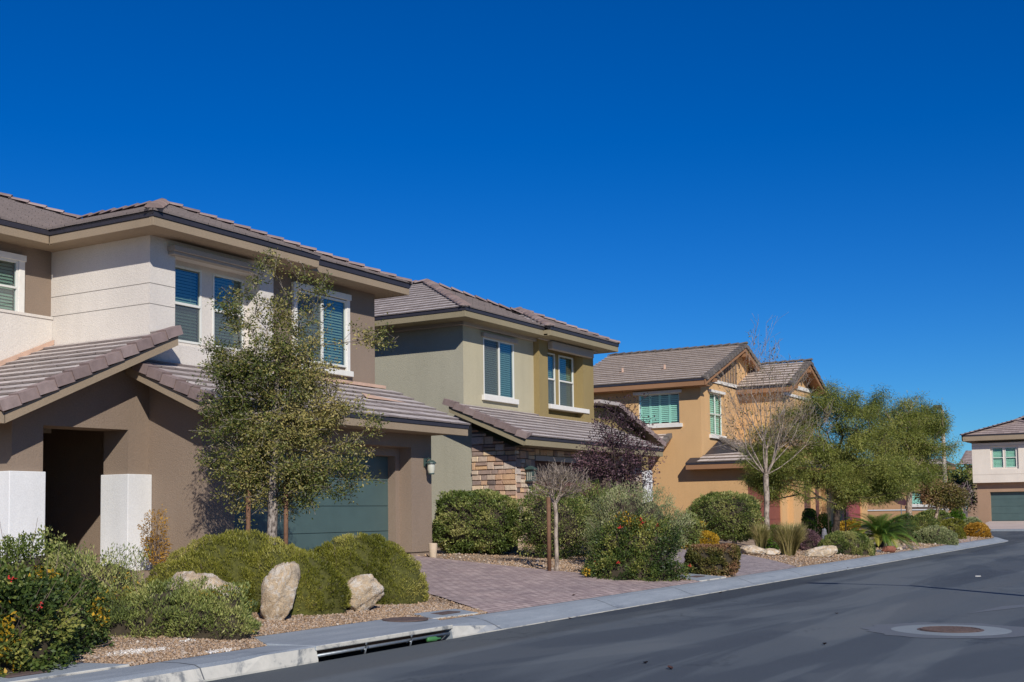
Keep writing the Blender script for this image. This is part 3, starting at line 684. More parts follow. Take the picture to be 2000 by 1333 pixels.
mb = MB(); mb.box(15.08, 19.5, 16.18, 19.4, ZE-.245, ZE-.2); mb.box(19.5, 23.13, 16.46, 27, ZE-.245, ZE-.2); mb.box(5, 15.08, 18.93, 27, ZE-.245, ZE-.2); mb.each('soffit', 'fascia1', h1)
# garage roof
zg = 3.57; PG = .43
g1 = lambda y: zg+PG*(y-14.84)
roof(h1, [[(14.95, 14.82, zg), (18.87, 14.82, zg), (18.87, 16.74, g1(16.74)), (14.95, 16.74, g1(16.74))], [(18.87, 14.82, zg), (23.32, 14.82, zg), (23.32, 16.99, g1(16.99)), (18.87, 16.99, g1(16.99))]], [], 'tile1', 'cap1',
     rakes=[((14.95, 14.82, zg), (14.95, 16.5, g1(16.5)), (-1, 0, 0))], seed=31, name='garage_roof', ex=.34)
eave_y(h1, 14.84, 14.97, 23.3, zg-.01, None, 'fascia1', ft=.16, gt=.075)
mb = MB()
for x in (14.97, 23.2): mb.prism([(x, 14.925, zg-.245), (x, 14.925, zg-.085), (x, 16.98, g1(16.98)-.12), (x, 16.98, g1(16.98)-.28)], (.08, 0, 0))
mb.each('rake_board', 'fascia1', h1)
mb = MB(); mb.prism([(15.05, 14.92, zg-.235), (15.05, 14.92, zg-.2), (15.05, 16.74, g1(16.74)-.23), (15.05, 16.74, g1(16.74)-.27)], (.5, 0, 0)); mb.prism([(22.69, 14.92, zg-.235), (22.69, 14.92, zg-.2), (22.69, 16.98, g1(16.98)-.23), (22.69, 16.98, g1(16.98)-.27)], (.5, 0, 0))
mb.box(15.53, 22.70, 14.92, 15.47, zg-.243, zg-.2); mb.each('soffit', 'fascia1', h1)
mb = MB(); mb.box(18.9, 23.0, 16.93, 17.0, g1(17)+.02, g1(17)+.09); mb.prism([(20.9, 15.9, g1(15.9)+.06), (22.35, 15.9, g1(15.9)+.06), (21.1, 16.2, g1(16.2)+.07)], (0, 0, .004)); mb.each('bare_flashing', 'flash', h1)
# entry roof, one slope rising towards the house
ze = lambda x: 3.30+.452*(x-12.02)
fa = [(12.02, 19.38, ze(12.02)), (12.02, 16.18, ze(12.02)), (15.53, 16.18, ze(15.53)), (15.53, 19.38, ze(15.53))]
fb = [(15.53, 16.7, ze(15.53)), (15.53, 16.18, ze(15.53)), (15.72, 16.18, ze(15.72)), (15.72, 16.7, ze(15.72))]
roof(h1, [fa, fb], [], 'tile1', 'cap1', rakes=[((12.02, 16.18, ze(12.02)), (15.74, 16.18, ze(15.74)), (0, -1, 0))], seed=51, name='entry_roof', ex=.30)
mb = MB(); mb.prism([(12.1, 16.2, ze(12.1)-.30), (15.70, 16.2, ze(15.70)-.30), (15.70, 16.2, ze(15.70)-.13), (12.1, 16.2, ze(12.1)-.13)], (0, .08, 0))
mb.box(12.03, 12.11, 16.2, 19.4, ze(12.02)-.26, ze(12.02)-.08); mb.each('rake_board', 'fascia1', h1)
mb = MB(); mb.prism([(12.1, 16.28, ze(12.1)-.29), (15.5, 16.28, ze(15.5)-.29), (15.5, 16.28, ze(15.5)-.25), (12.1, 16.28, ze(12.1)-.25)], (0, .46, 0)); mb.each('soffit', 'fascia1', h1)
mb = MB(); mb.prism([(12.8, 19.33, ze(12.8)+.03), (15.52, 19.33, ze(15.52)+.03), (15.52, 19.33, ze(15.52)+.12), (12.8, 19.33, ze(12.8)+.12)], (0, .05, 0)); mb.build('flashing', 'flash', h1)
# wall lantern of house 1
ln = thing('wall_lantern', 'dark metal wall lantern with frosted glass beside the grey-green garage door', 'wall lamp', (22.42, 15.3, 2.5))
mb = MB(); mb.box(22.36, 22.48, 15.41, 15.438, 2.62, 2.80); mb.tube([(22.42, 15.42, 2.74), (22.42, 15.34, 2.80), (22.42, 15.28, 2.78)], .02, 6); mb.lathe((22.42, 15.27, 2.66), [(0, .10), (.05, .095), (.115, .045), (.12, .02), (.10, .02)], 14); mb.build('bracket', 'verd', ln, smooth=False); mb = MB(); mb.lathe((22.42, 15.27, 2.44), [(0, 0), (.07, 0), (.075, .02), (.07, .03)], 14); mb.build('bottom_cap', 'verd', ln)
mb = MB(); mb.lathe((22.42, 15.27, 2.46), [(.062, 0), (.085, .08), (.085, .2), (.08, .22)], 16); mb.build('glass_shade', 'lampglass', ln, smooth=True)

# ------------------------------------------------------------------ house 2 (sage, stone)
h2 = thing('stucco_house', 'two-storey sage green and beige house with stone-faced garage, second along the street', 'house', (32, 22, G0))
X2 = 28.2; Z2 = 7.15; P2 = .43
mb = MB(); mb.poly([(X2, 17.84, .3), (X2, 17.84, 4.4), (X2, 18.1, 4.5), (X2, 18.1, 6.9), (X2, 30, 6.9), (X2, 30, .3)])
mb.build('side_wall', 'green_st', h2)
mb = wall('y', 18.1, X2, 32.2, 3.9, 6.92, [(29.27, 31.0, 4.93, 6.60, .1)]); mb.build('beige_upper_wall', 'beige2', h2)
window(h2, 'y', 18.09, 29.27, 31.0, 4.93, 6.60, 'slider')
mb = MB(); mb.box(29.15, 31.12, 18.00, 18.098, 4.78, 4.93); mb.each('window_sill', 'trim', h2, bevel=.008); mb = MB(); mb.box(29.15, 31.12, 18.0, 18.098, 6.60, 6.72); mb.each('window_head', 'greytrim', h2, bevel=.008)
mb = wall('y', 17.9, 32.2, 35.9, 3.9, 6.92, [(32.75, 35.15, 4.6, 6.92, .45)])
mb.poly([(32.2, 17.9, 3.9), (32.2, 17.9, 6.92), (32.2, 18.1, 6.92), (32.2, 18.1, 3.9)]); mb.poly([(35.9, 17.9, 3.9), (35.9, 17.9, 6.92), (35.9, 30, 6.92), (35.9, 30, .3)])
mb4 = wall('y', 18.2, 32.74, 35.16, 4.1, 6.92, [(33.0, 33.75, 4.93, 6.60, .1), (34.0, 35.0, 4.93, 6.60, .1)]); mb.add(mb4.v, mb4.f)
mb.build('olive_bay_wall', 'olive', h2)
window(h2, 'y', 18.18, 33.0, 33.75, 4.93, 6.60, 'hung'); window(h2, 'y', 18.18, 34.0, 35.0, 4.93, 6.60, 'hung')
mb = MB(); mb.box(32.85, 35.5, 17.86, 18.19, 4.78, 4.92); mb.each('window_sill', 'trim', h2, bevel=.008); mb = MB(); mb.box(32.75, 35.6, 17.72, 17.895, 6.62, 6.86); mb.each('window_head', 'greytrim', h2, bevel=.01)
mb = MB(); mb.box(28.05, 32.35, 17.98, 18.095, 6.80, 6.905); mb.box(28.05, 28.195, 18.1, 30, 6.80, 6.905); mb.box(32.1, 36.1, 17.80, 17.895, 6.865, 6.905); mb.each('cornice', 'greytrim', h2, bevel=.01)
zA = Z2+P2*4.0
A2 = (31.4, 21.5, zA); zB = Z2+P2*2.4; B2 = (34.2, 19.7, zB)
f1 = [(27.38, 17.48, Z2), (31.85, 17.48, Z2), (32.9, 20.0, Z2+P2*2.5), A2]
f1b = [(31.85, 17.48, Z2), (31.9, 17.48, Z2), (35.4, 17.5, Z2), A2]
lf = [(27.38, 29.0, Z2), (27.38, 17.48, Z2), A2, (31.4, 25.1, zA)]
rf = [(35.4, 17.5, Z2), (35.4, 29.0, Z2), (31.4, 25.1, zA), A2]
bf = [(31.8, 17.28, Z2+.02), (36.62, 17.28, Z2+.02), B2]
bl = [(31.8, 19.6, Z2+.02), (31.8, 17.28, Z2+.02), B2, (34.2, 22, zB)]
brr = [(36.62, 17.28, Z2+.02), (36.62, 24, Z2+.02), (34.2, 22, zB), B2]
roof(h2, [f1, lf, rf, bf, bl, brr], [((27.42, 17.52, Z2), A2), (A2, (33.6, 19.3, Z2+P2*1.8)), (A2, (31.4, 25.1, zA)), ((31.85, 17.33, Z2), B2), ((36.58, 17.32, Z2), B2), (B2, (34.2, 21, zB))], 'tile1', 'cap1', seed=71)
eave_y(h2, 17.5, 27.4, 31.8, Z2, None, 'fascia2', ft=.17); eave_y(h2, 17.3, 31.85, 36.6, Z2+.01, None, 'fascia2', ft=.17); eave_x(h2, 27.4, 17.5, 30, Z2, 'fascia2', ft=.17)
mb = MB(); mb.box(36.5, 36.59, 17.39, 28, Z2-.255, Z2-.09); mb.box(31.80, 31.851, 17.35, 17.58, Z2-.26, Z2-.09); mb.each('fascia', 'fascia2', h2)
mb = MB(); mb.box(27.48, 31.8, 17.58, 30, Z2-.255, Z2-.21); mb.box(31.8, 36.5, 17.38, 30, Z2-.25, Z2-.205); mb.each('soffit', 'fascia2', h2)
# lower roof

lo = lambda y: 3.58+.42*(y-15.76)
roof(h2, [[(27.58, 15.74, 3.58), (36.6, 15.74, 3.58), (36.6, 18.09, lo(18.09)), (27.58, 18.09, lo(18.09))]], [], 'tile1', 'cap1', rakes=[((27.58, 15.74, 3.58), (27.58, 18.35, lo(18.35)), (-1, 0, 0))], seed=91, name='lower_roof', ex=.3)
eave_y(h2, 15.76, 27.6, 36.6, 3.57, None, 'fascia2', ft=.165, gt=.075)
mb = MB()
for x in (27.6, 36.5): mb.prism([(x, 15.845, 3.325), (x, 15.845, 3.49), (x, 18.2, lo(18.2)-.1), (x, 18.2, lo(18.2)-.27)], (.08, 0, 0))
mb.each('rake_board', 'fascia2', h2)
mb = MB(); mb.prism([(27.68, 15.85, 3.34), (27.68, 15.85, 3.37), (27.68, 18.2, lo(18.2)-.22), (27.68, 18.2, lo(18.2)-.26)], (.52, 0, 0)); mb.box(28.2, 36.5, 15.85, 16.5, 3.335, 3.37); mb.each('soffit', 'fascia2', h2)
# stone veneer: every stone a small block of its own depth
def stones(mb, face, pos, a0, a1, z0, z1, seed, top=None):
    rnd = random.Random(seed); mb.tf = (tf_y if face == 'y' else tf_x)(pos); z = z0
    while z < z1-.03:
        hh = min(rnd.choice([.13, .16, .19, .22, .26]), z1-z); a = a0
        if z1-z-hh < .06: hh = z1-z
        while a < a1-.02:
            wd = min(rnd.uniform(.16, .46), a1-a)
            if a1-a-wd < .1: wd = a1-a
            zz = z; parts = 2 if (hh > .17 and rnd.random() < .35) else 1
            for k in range(parts):
                h_ = hh/parts; d = rnd.uniform(.015, .06); g = .007; t_ = min(1, max(0, rnd.gauss(.46, .24)))
                za, zb = zz+g, zz+h_-g
                if top and (zb > top(a) or zb > top(a+wd)): zb = min(zb, top(a), top(a+wd))
                if zb-za > .02:
                    j = lambda: rnd.uniform(-.006, .006)
                    lo_ = [(a+g, 0, za), (a+wd-g, 0, za), (a+wd-g, 0, zb), (a+g, 0, zb)]
                    e_ = .012; hi_ = [(a+g+e_+j(), d, za+e_+j()), (a+wd-g-e_+j(), d+j(), za+e_+j()), (a+wd-g-e_+j(), d+j(), zb-e_+j()), (a+g+e_+j(), d+j(), zb-e_+j())]
                    mb.hull8(lo_, hi_, t_)
                zz += h_
            a += wd
        z += hh
    mb.tf = None
mb = MB(); mb.box(28.2, 29.24, 16.45, 16.8, .3, 3.336); mb.box(33.96, 36.4, 16.45, 16.8, .3, 3.336); mb.box(29.24, 33.96, 16.45, 16.9, 3.0, 3.336)
mb.poly([(28.202, 16.5, .3), (28.202, 16.5, 3.34), (28.202, 17.84, 3.34+.42*1.4), (28.202, 17.84, .3)])
mb.box(36.3, 36.4, 16.8, 24, .3, 3.5)
mw = mb.build('garage_wall', 'mortar', h2)
mb = MB(); stones(mb, 'x', 28.2, 16.41, 17.84, .5, 3.9, 5, top=lambda a: 3.34+.42*(a-16.45)+.02); stones(mb, 'y', 16.45, 28.16, 29.24, .5, 3.33, 6); stones(mb, 'y', 16.45, 33.96, 36.4, .5, 3.33, 7); stones(mb, 'y', 16.45, 29.24, 33.96, 3.14, 3.33, 8)
mb.build('stone_veneer', 'stone', h2)
mb = MB(); mb.box(29.24, 33.96, 16.40, 16.6, 3.0, 3.14); mb.build('door_header', 'greytrim', h2, bevel=.006)
garage_door(h2, 16.78, 29.24, 33.96, .62, 3.0, 'door2', 5)
ln = thing('wall_lantern', 'green mission-style lantern on the stone pier of the sage house', 'wall lamp', (28.75, 16.3, 2.4))
mb = MB(); mb.box(28.62, 28.88, 16.18, 16.42, 2.70, 2.73); mb.prism([(28.58, 16.14, 2.73), (28.92, 16.14, 2.73), (28.92, 16.44, 2.73), (28.58, 16.44, 2.73)], (0, 0, .02)); mb.hull8([(28.6, 16.16, 2.75), (28.9, 16.16, 2.75), (28.9, 16.43, 2.75), (28.6, 16.43, 2.75)], [(28.70, 16.25, 2.83), (28.8, 16.25, 2.83), (28.8, 16.36, 2.83), (28.7, 16.36, 2.83)])
for x in (28.65, 28.70, 28.748, 28.796, 28.85): mb.box(x-.008, x+.008, 16.19, 16.205, 2.44, 2.70); 
for y in (16.25, 16.3, 16.36): mb.box(28.642, 28.656, y-.008, y+.008, 2.44, 2.70)
mb.box(28.64, 28.86, 16.185, 16.2, 2.58, 2.595); mb.box(28.64, 28.86, 16.19, 16.41, 2.41, 2.44); mb.build('frame', 'verd', ln)
mb = MB(); mb.box(28.66, 28.84, 16.21, 16.39, 2.44, 2.70); mb.build('glass_shade', 'lampglass', ln)
# right-hand porch gable of house 2 and its white pier
mb = MB(); mb.prism([(36.45, 18.2, 2.9), (40.9, 18.2, 2.9), (40.9, 18.2, 4.05), (37.5, 18.2, 5.1), (36.45, 18.2, 5.1)], (0, 4.5, 0)); mb.build('porch_wall', 'olive', h2)
roof(h2, [[(41.4, 17.75, 4.02), (41.4, 22.5, 4.02), (37.5, 22.5, 5.25), (37.5, 17.75, 5.25)]], [], 'tile1', 'cap1', rakes=[((41.4, 17.75, 4.02), (37.5, 17.75, 5.25), (0, -1, 0))], seed=95, name='porch_roof')
mb = MB(); mb.box(35.95, 37.5, 17.7, 22.5, 5.17, 5.28); mb.build('roof_cap', 'tile1', h2)
mb = MB(); mb.box(37.75, 38.3, 16.9, 17.75, .5, 2.95); mb.build('white_pier', 'white_st', h2, bevel=.01)

# ------------------------------------------------------------------ house 3 (ochre gables)
h3 = thing('stucco_house', 'ochre stucco house with sand-tiled gables behind the bare white-trunked tree', 'house', (52, 22, G0))
X3, Y3, Z3 = 47.07, 18.53, 6.98; P3 = .39
w3 = wall('x', X3, 16.7, 24.5, .3, 3.45, []); w3.add(*(lambda q: (q.v, q.f))(wall('x', X3, Y3, 24.5, 3.45, 6.95, [(19.49, 21.36, 5.21, 6.5, .12)])))
q = wall('y', Y3, X3, 51.8, 3.4, 7.0, [(48.1, 49.6, 4.75, 6.55, .12)]); w3.add(q.v, q.f)
w3.poly([(X3, Y3, 6.99), (56.3, Y3, 6.78), (51.4, Y3, 8.76)])
w3.poly([(56.3, Y3, .3), (56.3, Y3, 7), (56.3, 24.5, 7), (56.3, 24.5, .3)])
q = wall('x', 51.75, 16.55, Y3, 3.5, 7.05, []); w3.add(q.v, q.f)
q = wall('y', 16.55, 51.75, 56.3, 3.4, 7.0, []); w3.add(q.v, q.f)
w3.poly([(51.75, 16.55, 7.0), (56.3, 16.55, 7.0), (54.1, 16.55, 8.08)])
w3.poly([(56.3, 16.55, .3), (56.3, 16.55, 7), (56.3, 20, 7), (56.3, 20, .3)])
q = wall('y', 16.7, X3, 66.5, .3, 3.45, [(47.4, 51.75, .3, 2.75, .12), (54.7, 57.7, .3, 2.75, .12), (61.2, 65.3, .3, 2.9, .12)]); w3.add(q.v, q.f)
w3.build('wall', 'tan3', h3)
garage_door(h3, 16.78, 47.4, 51.75, .6, 2.75, 'door3'); garage_door(h3, 16.78, 54.7, 57.7, .6, 2.75, 'door2'); garage_door(h3, 16.78, 61.2, 65.3, .6, 2.9, plain('rose_red_garage_door_paint', S(150, 74, 74), .5))
mb = MB(); mb.box(52.6, 54.2, 16.45, 16.7, .4, 2.9); mb.box(57.9, 60.6, 16.5, 16.7, .4, 2.9); mb.each('pilaster', 'tan3', h3)
window(h3, 'x', X3+.05, 19.49, 21.36, 5.21, 6.5, 'plain', 'shutters', 'glass3'); window(h3, 'y', Y3+.05, 48.1, 49.6, 4.75, 6.55, 'grid', 'blinds', 'glass3', slat=.09)
mb = MB(); mb.box(X3-.1, X3-.002, 19.35, 21.5, 5.06, 5.21); mb.box(47.95, 49.75, Y3-.1, Y3-.002, 4.60, 4.75); mb.each('window_sill', 'trim', h3)
mb = MB(); mb.box(X3-.12, X3-.002, 19.35, 21.55, 6.50, 6.62); mb.box(47.95, 49.75, Y3-.1, Y3-.002, 6.55, 6.66); mb.each('window_head', 'trim', h3)
RX, RZ = 51.4, Z3+P3*4.9
GX, GZ = 54.1, 8.27
roof(h3, [[(46.5, 24.8, Z3), (46.5, 18.03, Z3), (RX, 18.03, RZ), (RX, 24.8, RZ)], [(56.9, 18.03, Z3-.3), (56.9, 24.8, Z3-.3), (RX, 24.8, RZ), (RX, 18.03, RZ)],
          [(51.35, 19.2, 7.0), (51.35, 15.95, 7.0), (GX, 15.95, GZ), (GX, 20.0, GZ)], [(56.85, 15.95, 7.0), (56.85, 20, 7.0), (GX, 20.0, GZ), (GX, 15.95, GZ)]],
     [((RX, 18.0, RZ), (RX, 24.8, RZ)), ((GX, 15.9, GZ), (GX, 20, GZ))], 'tile3', 'cap3',
     rakes=[((46.5, 18.03, Z3), (RX, 18.03, RZ), (0, -1, 0)), ((56.9, 18.03, Z3-.3), (RX, 18.03, RZ), (0, -1, 0)), ((51.35, 15.95, 7.0), (GX, 15.95, GZ), (0, -1, 0)), ((56.85, 15.95, 7.0), (GX, 15.95, GZ), (0, -1, 0))], seed=120)
eave_x(h3, 46.5, 18.03, 24.8, Z3-.01, 'fascia3', ft=.2, gt=.08); eave_x(h3, 51.33, 15.95, 18.6, 6.98, 'fascia3', ft=.2, gt=.08)
mb = MB()
def bb(x0, z0, x1, z1, y, t_=.24): mb.prism([(x0, y, z0-t_-.05), (x1, y, z1-t_-.05), (x1, y, z1-.05), (x0, y, z0-.05)], (0, .07, 0))
bb(46.5, Z3, RX, RZ, 18.06); bb(RX, RZ, 56.9, Z3-.3, 18.06); bb(51.35, 7.0, GX, GZ, 15.98); bb(GX, GZ, 56.85, 7.0, 15.98)
mb.each('barge_board', 'fascia3', h3)
mb = MB()
for (x0, z0, x1, z1, ya, yb) in ((46.6, Z3-.05, RX, RZ-.05, 18.13, 18.53), (RX, RZ-.05, 56.8, Z3-.35, 18.13, 18.53), (51.4, 6.97, GX, GZ-.05, 16.05, 16.55), (GX, GZ-.05, 56.8, 6.97, 16.05, 16.55)):
    mb.prism([(x0, ya, z0-.09), (x1, ya, z1-.09), (x1, ya, z1-.03), (x0, ya, z0-.03)], (0, yb-ya, 0))
mb.box(46.58, 47.07, 18.1, 24.8, 6.68, 6.72); mb.box(51.4, 51.75, 16.05, 18.5, 6.70, 6.74); mb.each('soffit', 'fascia3', h3)
mb = MB()                                   # outlookers under the gable ends and a white belt
for x, z, y in ((47.6, 7.05, 18.0), (51.4, 8.5, 18.0), (54.9, 7.1, 18.0), (52.1, 7.0, 15.95), (54.1, 7.9, 15.95), (56.1, 7.0, 15.95)): mb.box(x-.07, x+.07, y, y+.55, z-.14, z)
mb.each('outlooker', 'fascia3', h3)
mb = MB(); mb.box(47.05, 51.7, Y3-.05, Y3-.002, 6.98, 7.12); mb.box(51.75, 56.3, 16.48, 16.548, 7.0, 7.16); mb.box(51.75, 56.3, 16.48, 16.548, 6.60, 6.72); mb.each('belt_trim', 'trim', h3)
mb = MB()                                   # dark battens of the upper gable
for k in range(12):
    x = 47.6+k*.33; zt_ = 7.0+P3*(x-47.07)-.02
    if zt_ > 7.2: mb.box(x, x+.18, Y3-.03, Y3-.003, 7.14, zt_)
mb.build('gable_batten', plain('brown_gable_siding', S(126, 104, 84), .8), h3)
# lower hip roof of house 3 over the garage
zh = 3.52; hp = (49.05, 18.45, zh+.43*2.5)
roof(h3, [[(46.53, 19.05, zh), (46.53, 15.93, zh), hp, (48.95, 18.5, hp[2]-.02), (47.15, 18.5, zh+.27), (47.05, 19.05, zh+.22)], [(46.53, 15.93, zh), (67.0, 15.93, zh), (61.0, 16.5, zh+.24), (56.5, 16.54, zh+.25), (51.75, 16.54, zh+.25), (51.7, 18.5, hp[2]), hp]] if False else
     [[(46.53, 19.05, zh), (46.53, 15.93, zh), (49.05, 18.47, zh+.43*2.52), (47.15, 18.52, zh+.26), (47.05, 19.05, zh+.22)],
      [(46.53, 15.93, zh), (51.7, 15.93, zh), (51.7, 18.47, zh+.43*2.52), (49.05, 18.47, zh+.43*2.52)], [(51.7, 15.93, zh), (67, 15.93, zh), (67, 16.54, zh+.26), (51.7, 16.54, zh+.26)]],
     [((46.56, 15.96, zh), (49.05, 18.45, zh+.43*2.5))], 'tile3', 'cap3', seed=140, name='garage_roof')
eave_x(h3, 46.55, 15.95, 19.05, zh-.01, 'fascia3', ft=.2, gt=.07); eave_y(h3, 15.95, 46.55, 67, zh-.01, None, 'fascia3', ft=.2, gt=.07)
mb = MB(); mb.box(46.63, 67, 16.03, 16.7, zh-.275, zh-.23); mb.box(46.63, 47.07, 16.7, 19.05, zh-.275, zh-.23); mb.box(46.6, 47.07, 18.98, 19.05, zh-.28, zh); mb.each('soffit', 'fascia3', h3)
roof(h3, [[(46.0, 23.0, 4.22), (46.0, 19.85, 4.22), (47.06, 19.85, 4.76), (47.06, 23.0, 4.76)]], [], 'tile3', 'cap3', rakes=[((46.0, 19.85, 4.22), (47.06, 19.85, 4.76), (0, -1, 0))], seed=150, name='side_roof')
mb = MB(); mb.prism([(46.05, 19.9, 4.0), (47.06, 19.9, 4.5), (47.06, 19.9, 4.68), (46.05, 19.9, 4.18)], (0, 3, 0)); mb.each('side_roof_bracket', 'fascia3', h3)
mb = MB()
for y, z in ((22.6, 7.65), (20.6, 7.65)): mb.tube([(48.2, y, z), (48.2, y, z+.22)], .05, 6); mb.box(48.1, 48.35, y-.12, y+.12, z-.02, z+.03)
mb.each('vent_pipe', 'flash', h3, k=2)

# ------------------------------------------------------------------ far houses
h4 = thing('stucco_house', 'tan house with low garden wall glimpsed under the far tree crowns', 'house', (86, 21, .5))
q = wall('x', 80, 15.2, 30, .3, 4.0, [(16.6, 17.5, 1.75, 2.6, .1), (16.0, 16.01, 1, 1.01)])
q.poly([(80, 15.2, .3), (80, 15.2, 4.0), (81.0, 15.2, 4.0), (81.0, 15.2, .3)]); q.box(81, 92, 20.5, 30, .3, 4.0); q.build('wall', 'tan4', h4)
window(h4, 'x', 80.05, 16.6, 17.5, 1.75, 2.6, 'plain', 'shutters', 'glass3')
mb = MB(); mb.box(79.9, 79.998, 15.15, 17.6, 1.60, 1.75); mb.each('window_sill', 'trim', h4); mb = MB(); mb.box(79.93, 79.998, 15.25, 17.5, 1.0, 1.58); mb.build('stone_wainscot', 'mortar', h4)
roof(h4, [[(79.4, 30, 4.25), (79.4, 14.75, 4.25), (80.4, 15.6, 4.6), (80.4, 30, 4.6)], [(79.4, 14.75, 4.25), (81.4, 14.75, 4.25), (80.4, 15.6, 4.6)], [(79.4, 30, 4.6), (79.4, 20, 4.6), (84.0, 24, 6.2), (84, 30, 6.2)]], [((79.4, 14.75, 4.25), (80.4, 15.6, 4.6))], 'tile3', 'cap3', seed=160, ex=.5, tw=.6)
eave_x(h4, 79.42, 14.75, 30, 4.24, 'fascia3', ft=.2, gt=.1); eave_y(h4, 14.75, 79.42, 81.3, 4.24, None, 'fascia3', ft=.2, gt=.1)
mb = MB(); mb.box(79.5, 81.3, 14.83, 15.25, 3.94, 3.98); mb.box(79.5, 80, 15.25, 30, 3.94, 3.98); mb.each('soffit', 'fascia3', h4)
gw = thing('garden_wall', 'low tan stucco garden wall with a pale cap behind the lamp post', 'wall', (77.9, 16, .4))
mb = MB(); mb.box(77.9, 78.1, 14.42, 20.5, .2, 1.40); mb.build('wall', 'tan4', gw); mb = MB(); mb.box(77.85, 78.15, 14.37, 20.5, 1.40, 1.46); mb.build('wall_cap', 'white_st', gw)

h5 = thing('stucco_house', 'cream two-storey house with green garage door at the end of the street', 'house', (102, 11, .5))
q = wall('x', 96, 4.0, 16.2, 3.43, 6.32, [(12.95, 14.9, 4.35, 6.05, .14)]); q2 = wall('x', 96.12, 12.94, 14.91, 4.34, 6.06, [(13.1, 13.88, 4.45, 5.95, .1), (14.0, 14.78, 4.45, 5.95, .1)]); q.add(q2.v, q2.f)
q.poly([(96, 16.2, 3.43), (96, 16.2, 6.32), (106, 16.2, 6.32), (106, 16.2, 3.43)]); q.box(96, 106, 4, 16.2, 3.36, 3.43); q.build('upper_wall', 'cream5', h5)
window(h5, 'x', 96.10, 13.1, 13.88, 4.45, 5.95, 'hung', gl='glass3', slat=.1); window(h5, 'x', 96.10, 14.0, 14.78, 4.45, 5.95, 'hung', gl='glass3', slat=.1)
q = wall('x', 96.5, 4.0, 16.0, .2, 3.4, [(10.3, 15.1, .3, 2.66, .3)]); q.poly([(96.5, 16, .2), (96.5, 16, 3.4), (106, 16, 3.4), (106, 16, .2)]); q.build('lower_wall', 'brown5', h5)
mb = MB(); 
for i in range(4): mb.box(96.78, 96.82, 10.3, 15.1, .5+i*.54+.008, .5+(i+1)*.54-.006)
mb.box(96.8, 96.85, 10.3, 15.1, .4, 2.66); mb.build('garage_door', 'door1', h5)
mb = MB()
for z in (3.95, 4.25 if 0 else 6.1): mb.box(95.994, 95.998, 4, 16.2, z, z+.02)
mb.build('control_joint', plain('far_joint', S(170, 156, 140), .9), h5)
Z5 = 6.92
roof(h5, [[(95.3, 16.8, Z5), (95.3, 9.6, Z5), (98.3, 13.3, Z5+1.15)], [(95.3, 16.8, Z5), (98.3, 13.3, Z5+1.15), (108, 13.3, Z5+1.15), (108, 16.8, Z5)], [(95.3, 9.6, Z5), (95.3, 4, Z5), (101.5, 4, Z5+2.4), (101.5, 11.0, Z5+2.4), (98.9, 13.0, Z5+1.3)], [(101.5, 11.0, Z5+2.4), (108, 11.0, Z5+2.4), (108, 16.8, Z5), (97, 16.8, Z5)]],
     [((95.3, 16.8, Z5), (98.3, 13.3, Z5+1.15)), ((98.3, 13.3, Z5+1.15), (95.3, 9.6, Z5)), ((98.3, 13.3, Z5+1.15), (101.5, 11, Z5+2.4)), ((101.5, 11, Z5+2.4), (101.5, 4, Z5+2.4))], 'tile5', 'cap1', seed=170, ex=.45, tw=.5)
eave_x(h5, 95.32, 3.9, 16.78, Z5, 'fascia1', ft=.34, gt=.08)
mb = MB(); mb.box(95.4, 108, 4, 16.7, Z5-.42, Z5-.36); mb.box(95.32, 108, 16.7, 16.78, Z5-.42, Z5-.05); mb.each('soffit', 'fascia1', h5)
h6 = thing('stucco_house', 'distant house whose pinkish roof corner shows left of the end house', 'house', (146, 20, .5))
q = wall('x', 140, 15, 24.3, .2, 6.2, []); q.poly([(140, 24.3, .2), (140, 24.3, 6.2), (152, 24.3, 6.2), (152, 24.3, .2)]); q.build('wall', 'brown5', h6)
roof(h6, [[(139.3, 24.9, 6.25), (139.3, 14.5, 6.25), (144, 14.5, 7.9), (144, 24.9, 7.9)]], [], 'tile5', 'cap1', rakes=[((139.3, 24.9, 6.25), (144, 24.9, 7.9), (0, 1, 0))], seed=180, ex=.6, tw=.8)
# ------------------------------------------------------------------ plants
LAT = np.array([math.sin(YAW), -math.cos(YAW), 0.0]); DEP = np.array([math.cos(YAW), math.sin(YAW), 0.0])
def vn(P, f, seed):
    r = np.random.RandomState(seed); o = np.zeros(len(P))
    for k in range(5):
        d = r.normal(size=3); d /= np.linalg.norm(d); o += np.sin(P@d*f*(1+.35*k)+r.uniform(0, 6.28))
    return o/2.6
def leaves(P, Nn, size, aspect, seed, dirn=None, spread=.8, fold=.25, var=.35):
    r = np.random.RandomState(seed+7); n = len(P)
    nn = Nn+r.normal(size=(n, 3))*spread; nn /= np.linalg.norm(nn, axis=1)[:, None]
    t = (r.normal(size=(n, 3)) if dirn is None else dirn+r.normal(size=(n, 3))*spread*.6)
    t -= nn*np.sum(t*nn, 1)[:, None]*(1.0 if dirn is None else .3); t /= np.linalg.norm(t, axis=1)[:, None]+1e-9
    b = np.cross(nn, t); b /= np.linalg.norm(b, axis=1)[:, None]+1e-9
    L = size*(1+r.uniform(-var, var, n))[:, None]; W = L*aspect
    V = np.stack([P, P+t*L*.5+b*W*.5-nn*W*fold, P+t*L, P+t*L*.5-b*W*.5-nn*W*fold], 1).reshape(-1, 3)
    Fq = np.arange(n*4).reshape(-1, 4); return V, Fq
MAT['leaf_olive'] = leafmat('clipped_shrub_leaves', S(66, 72, 18), S(128, 128, 42), S(182, 172, 92))
MAT['leaf_green'] = leafmat('green_shrub_leaves', S(54, 70, 30), S(108, 124, 56), S(178, 172, 106))
MAT['leaf_dark'] = leafmat('dark_green_leaves', S(40, 56, 28), S(84, 102, 44), S(160, 156, 80))
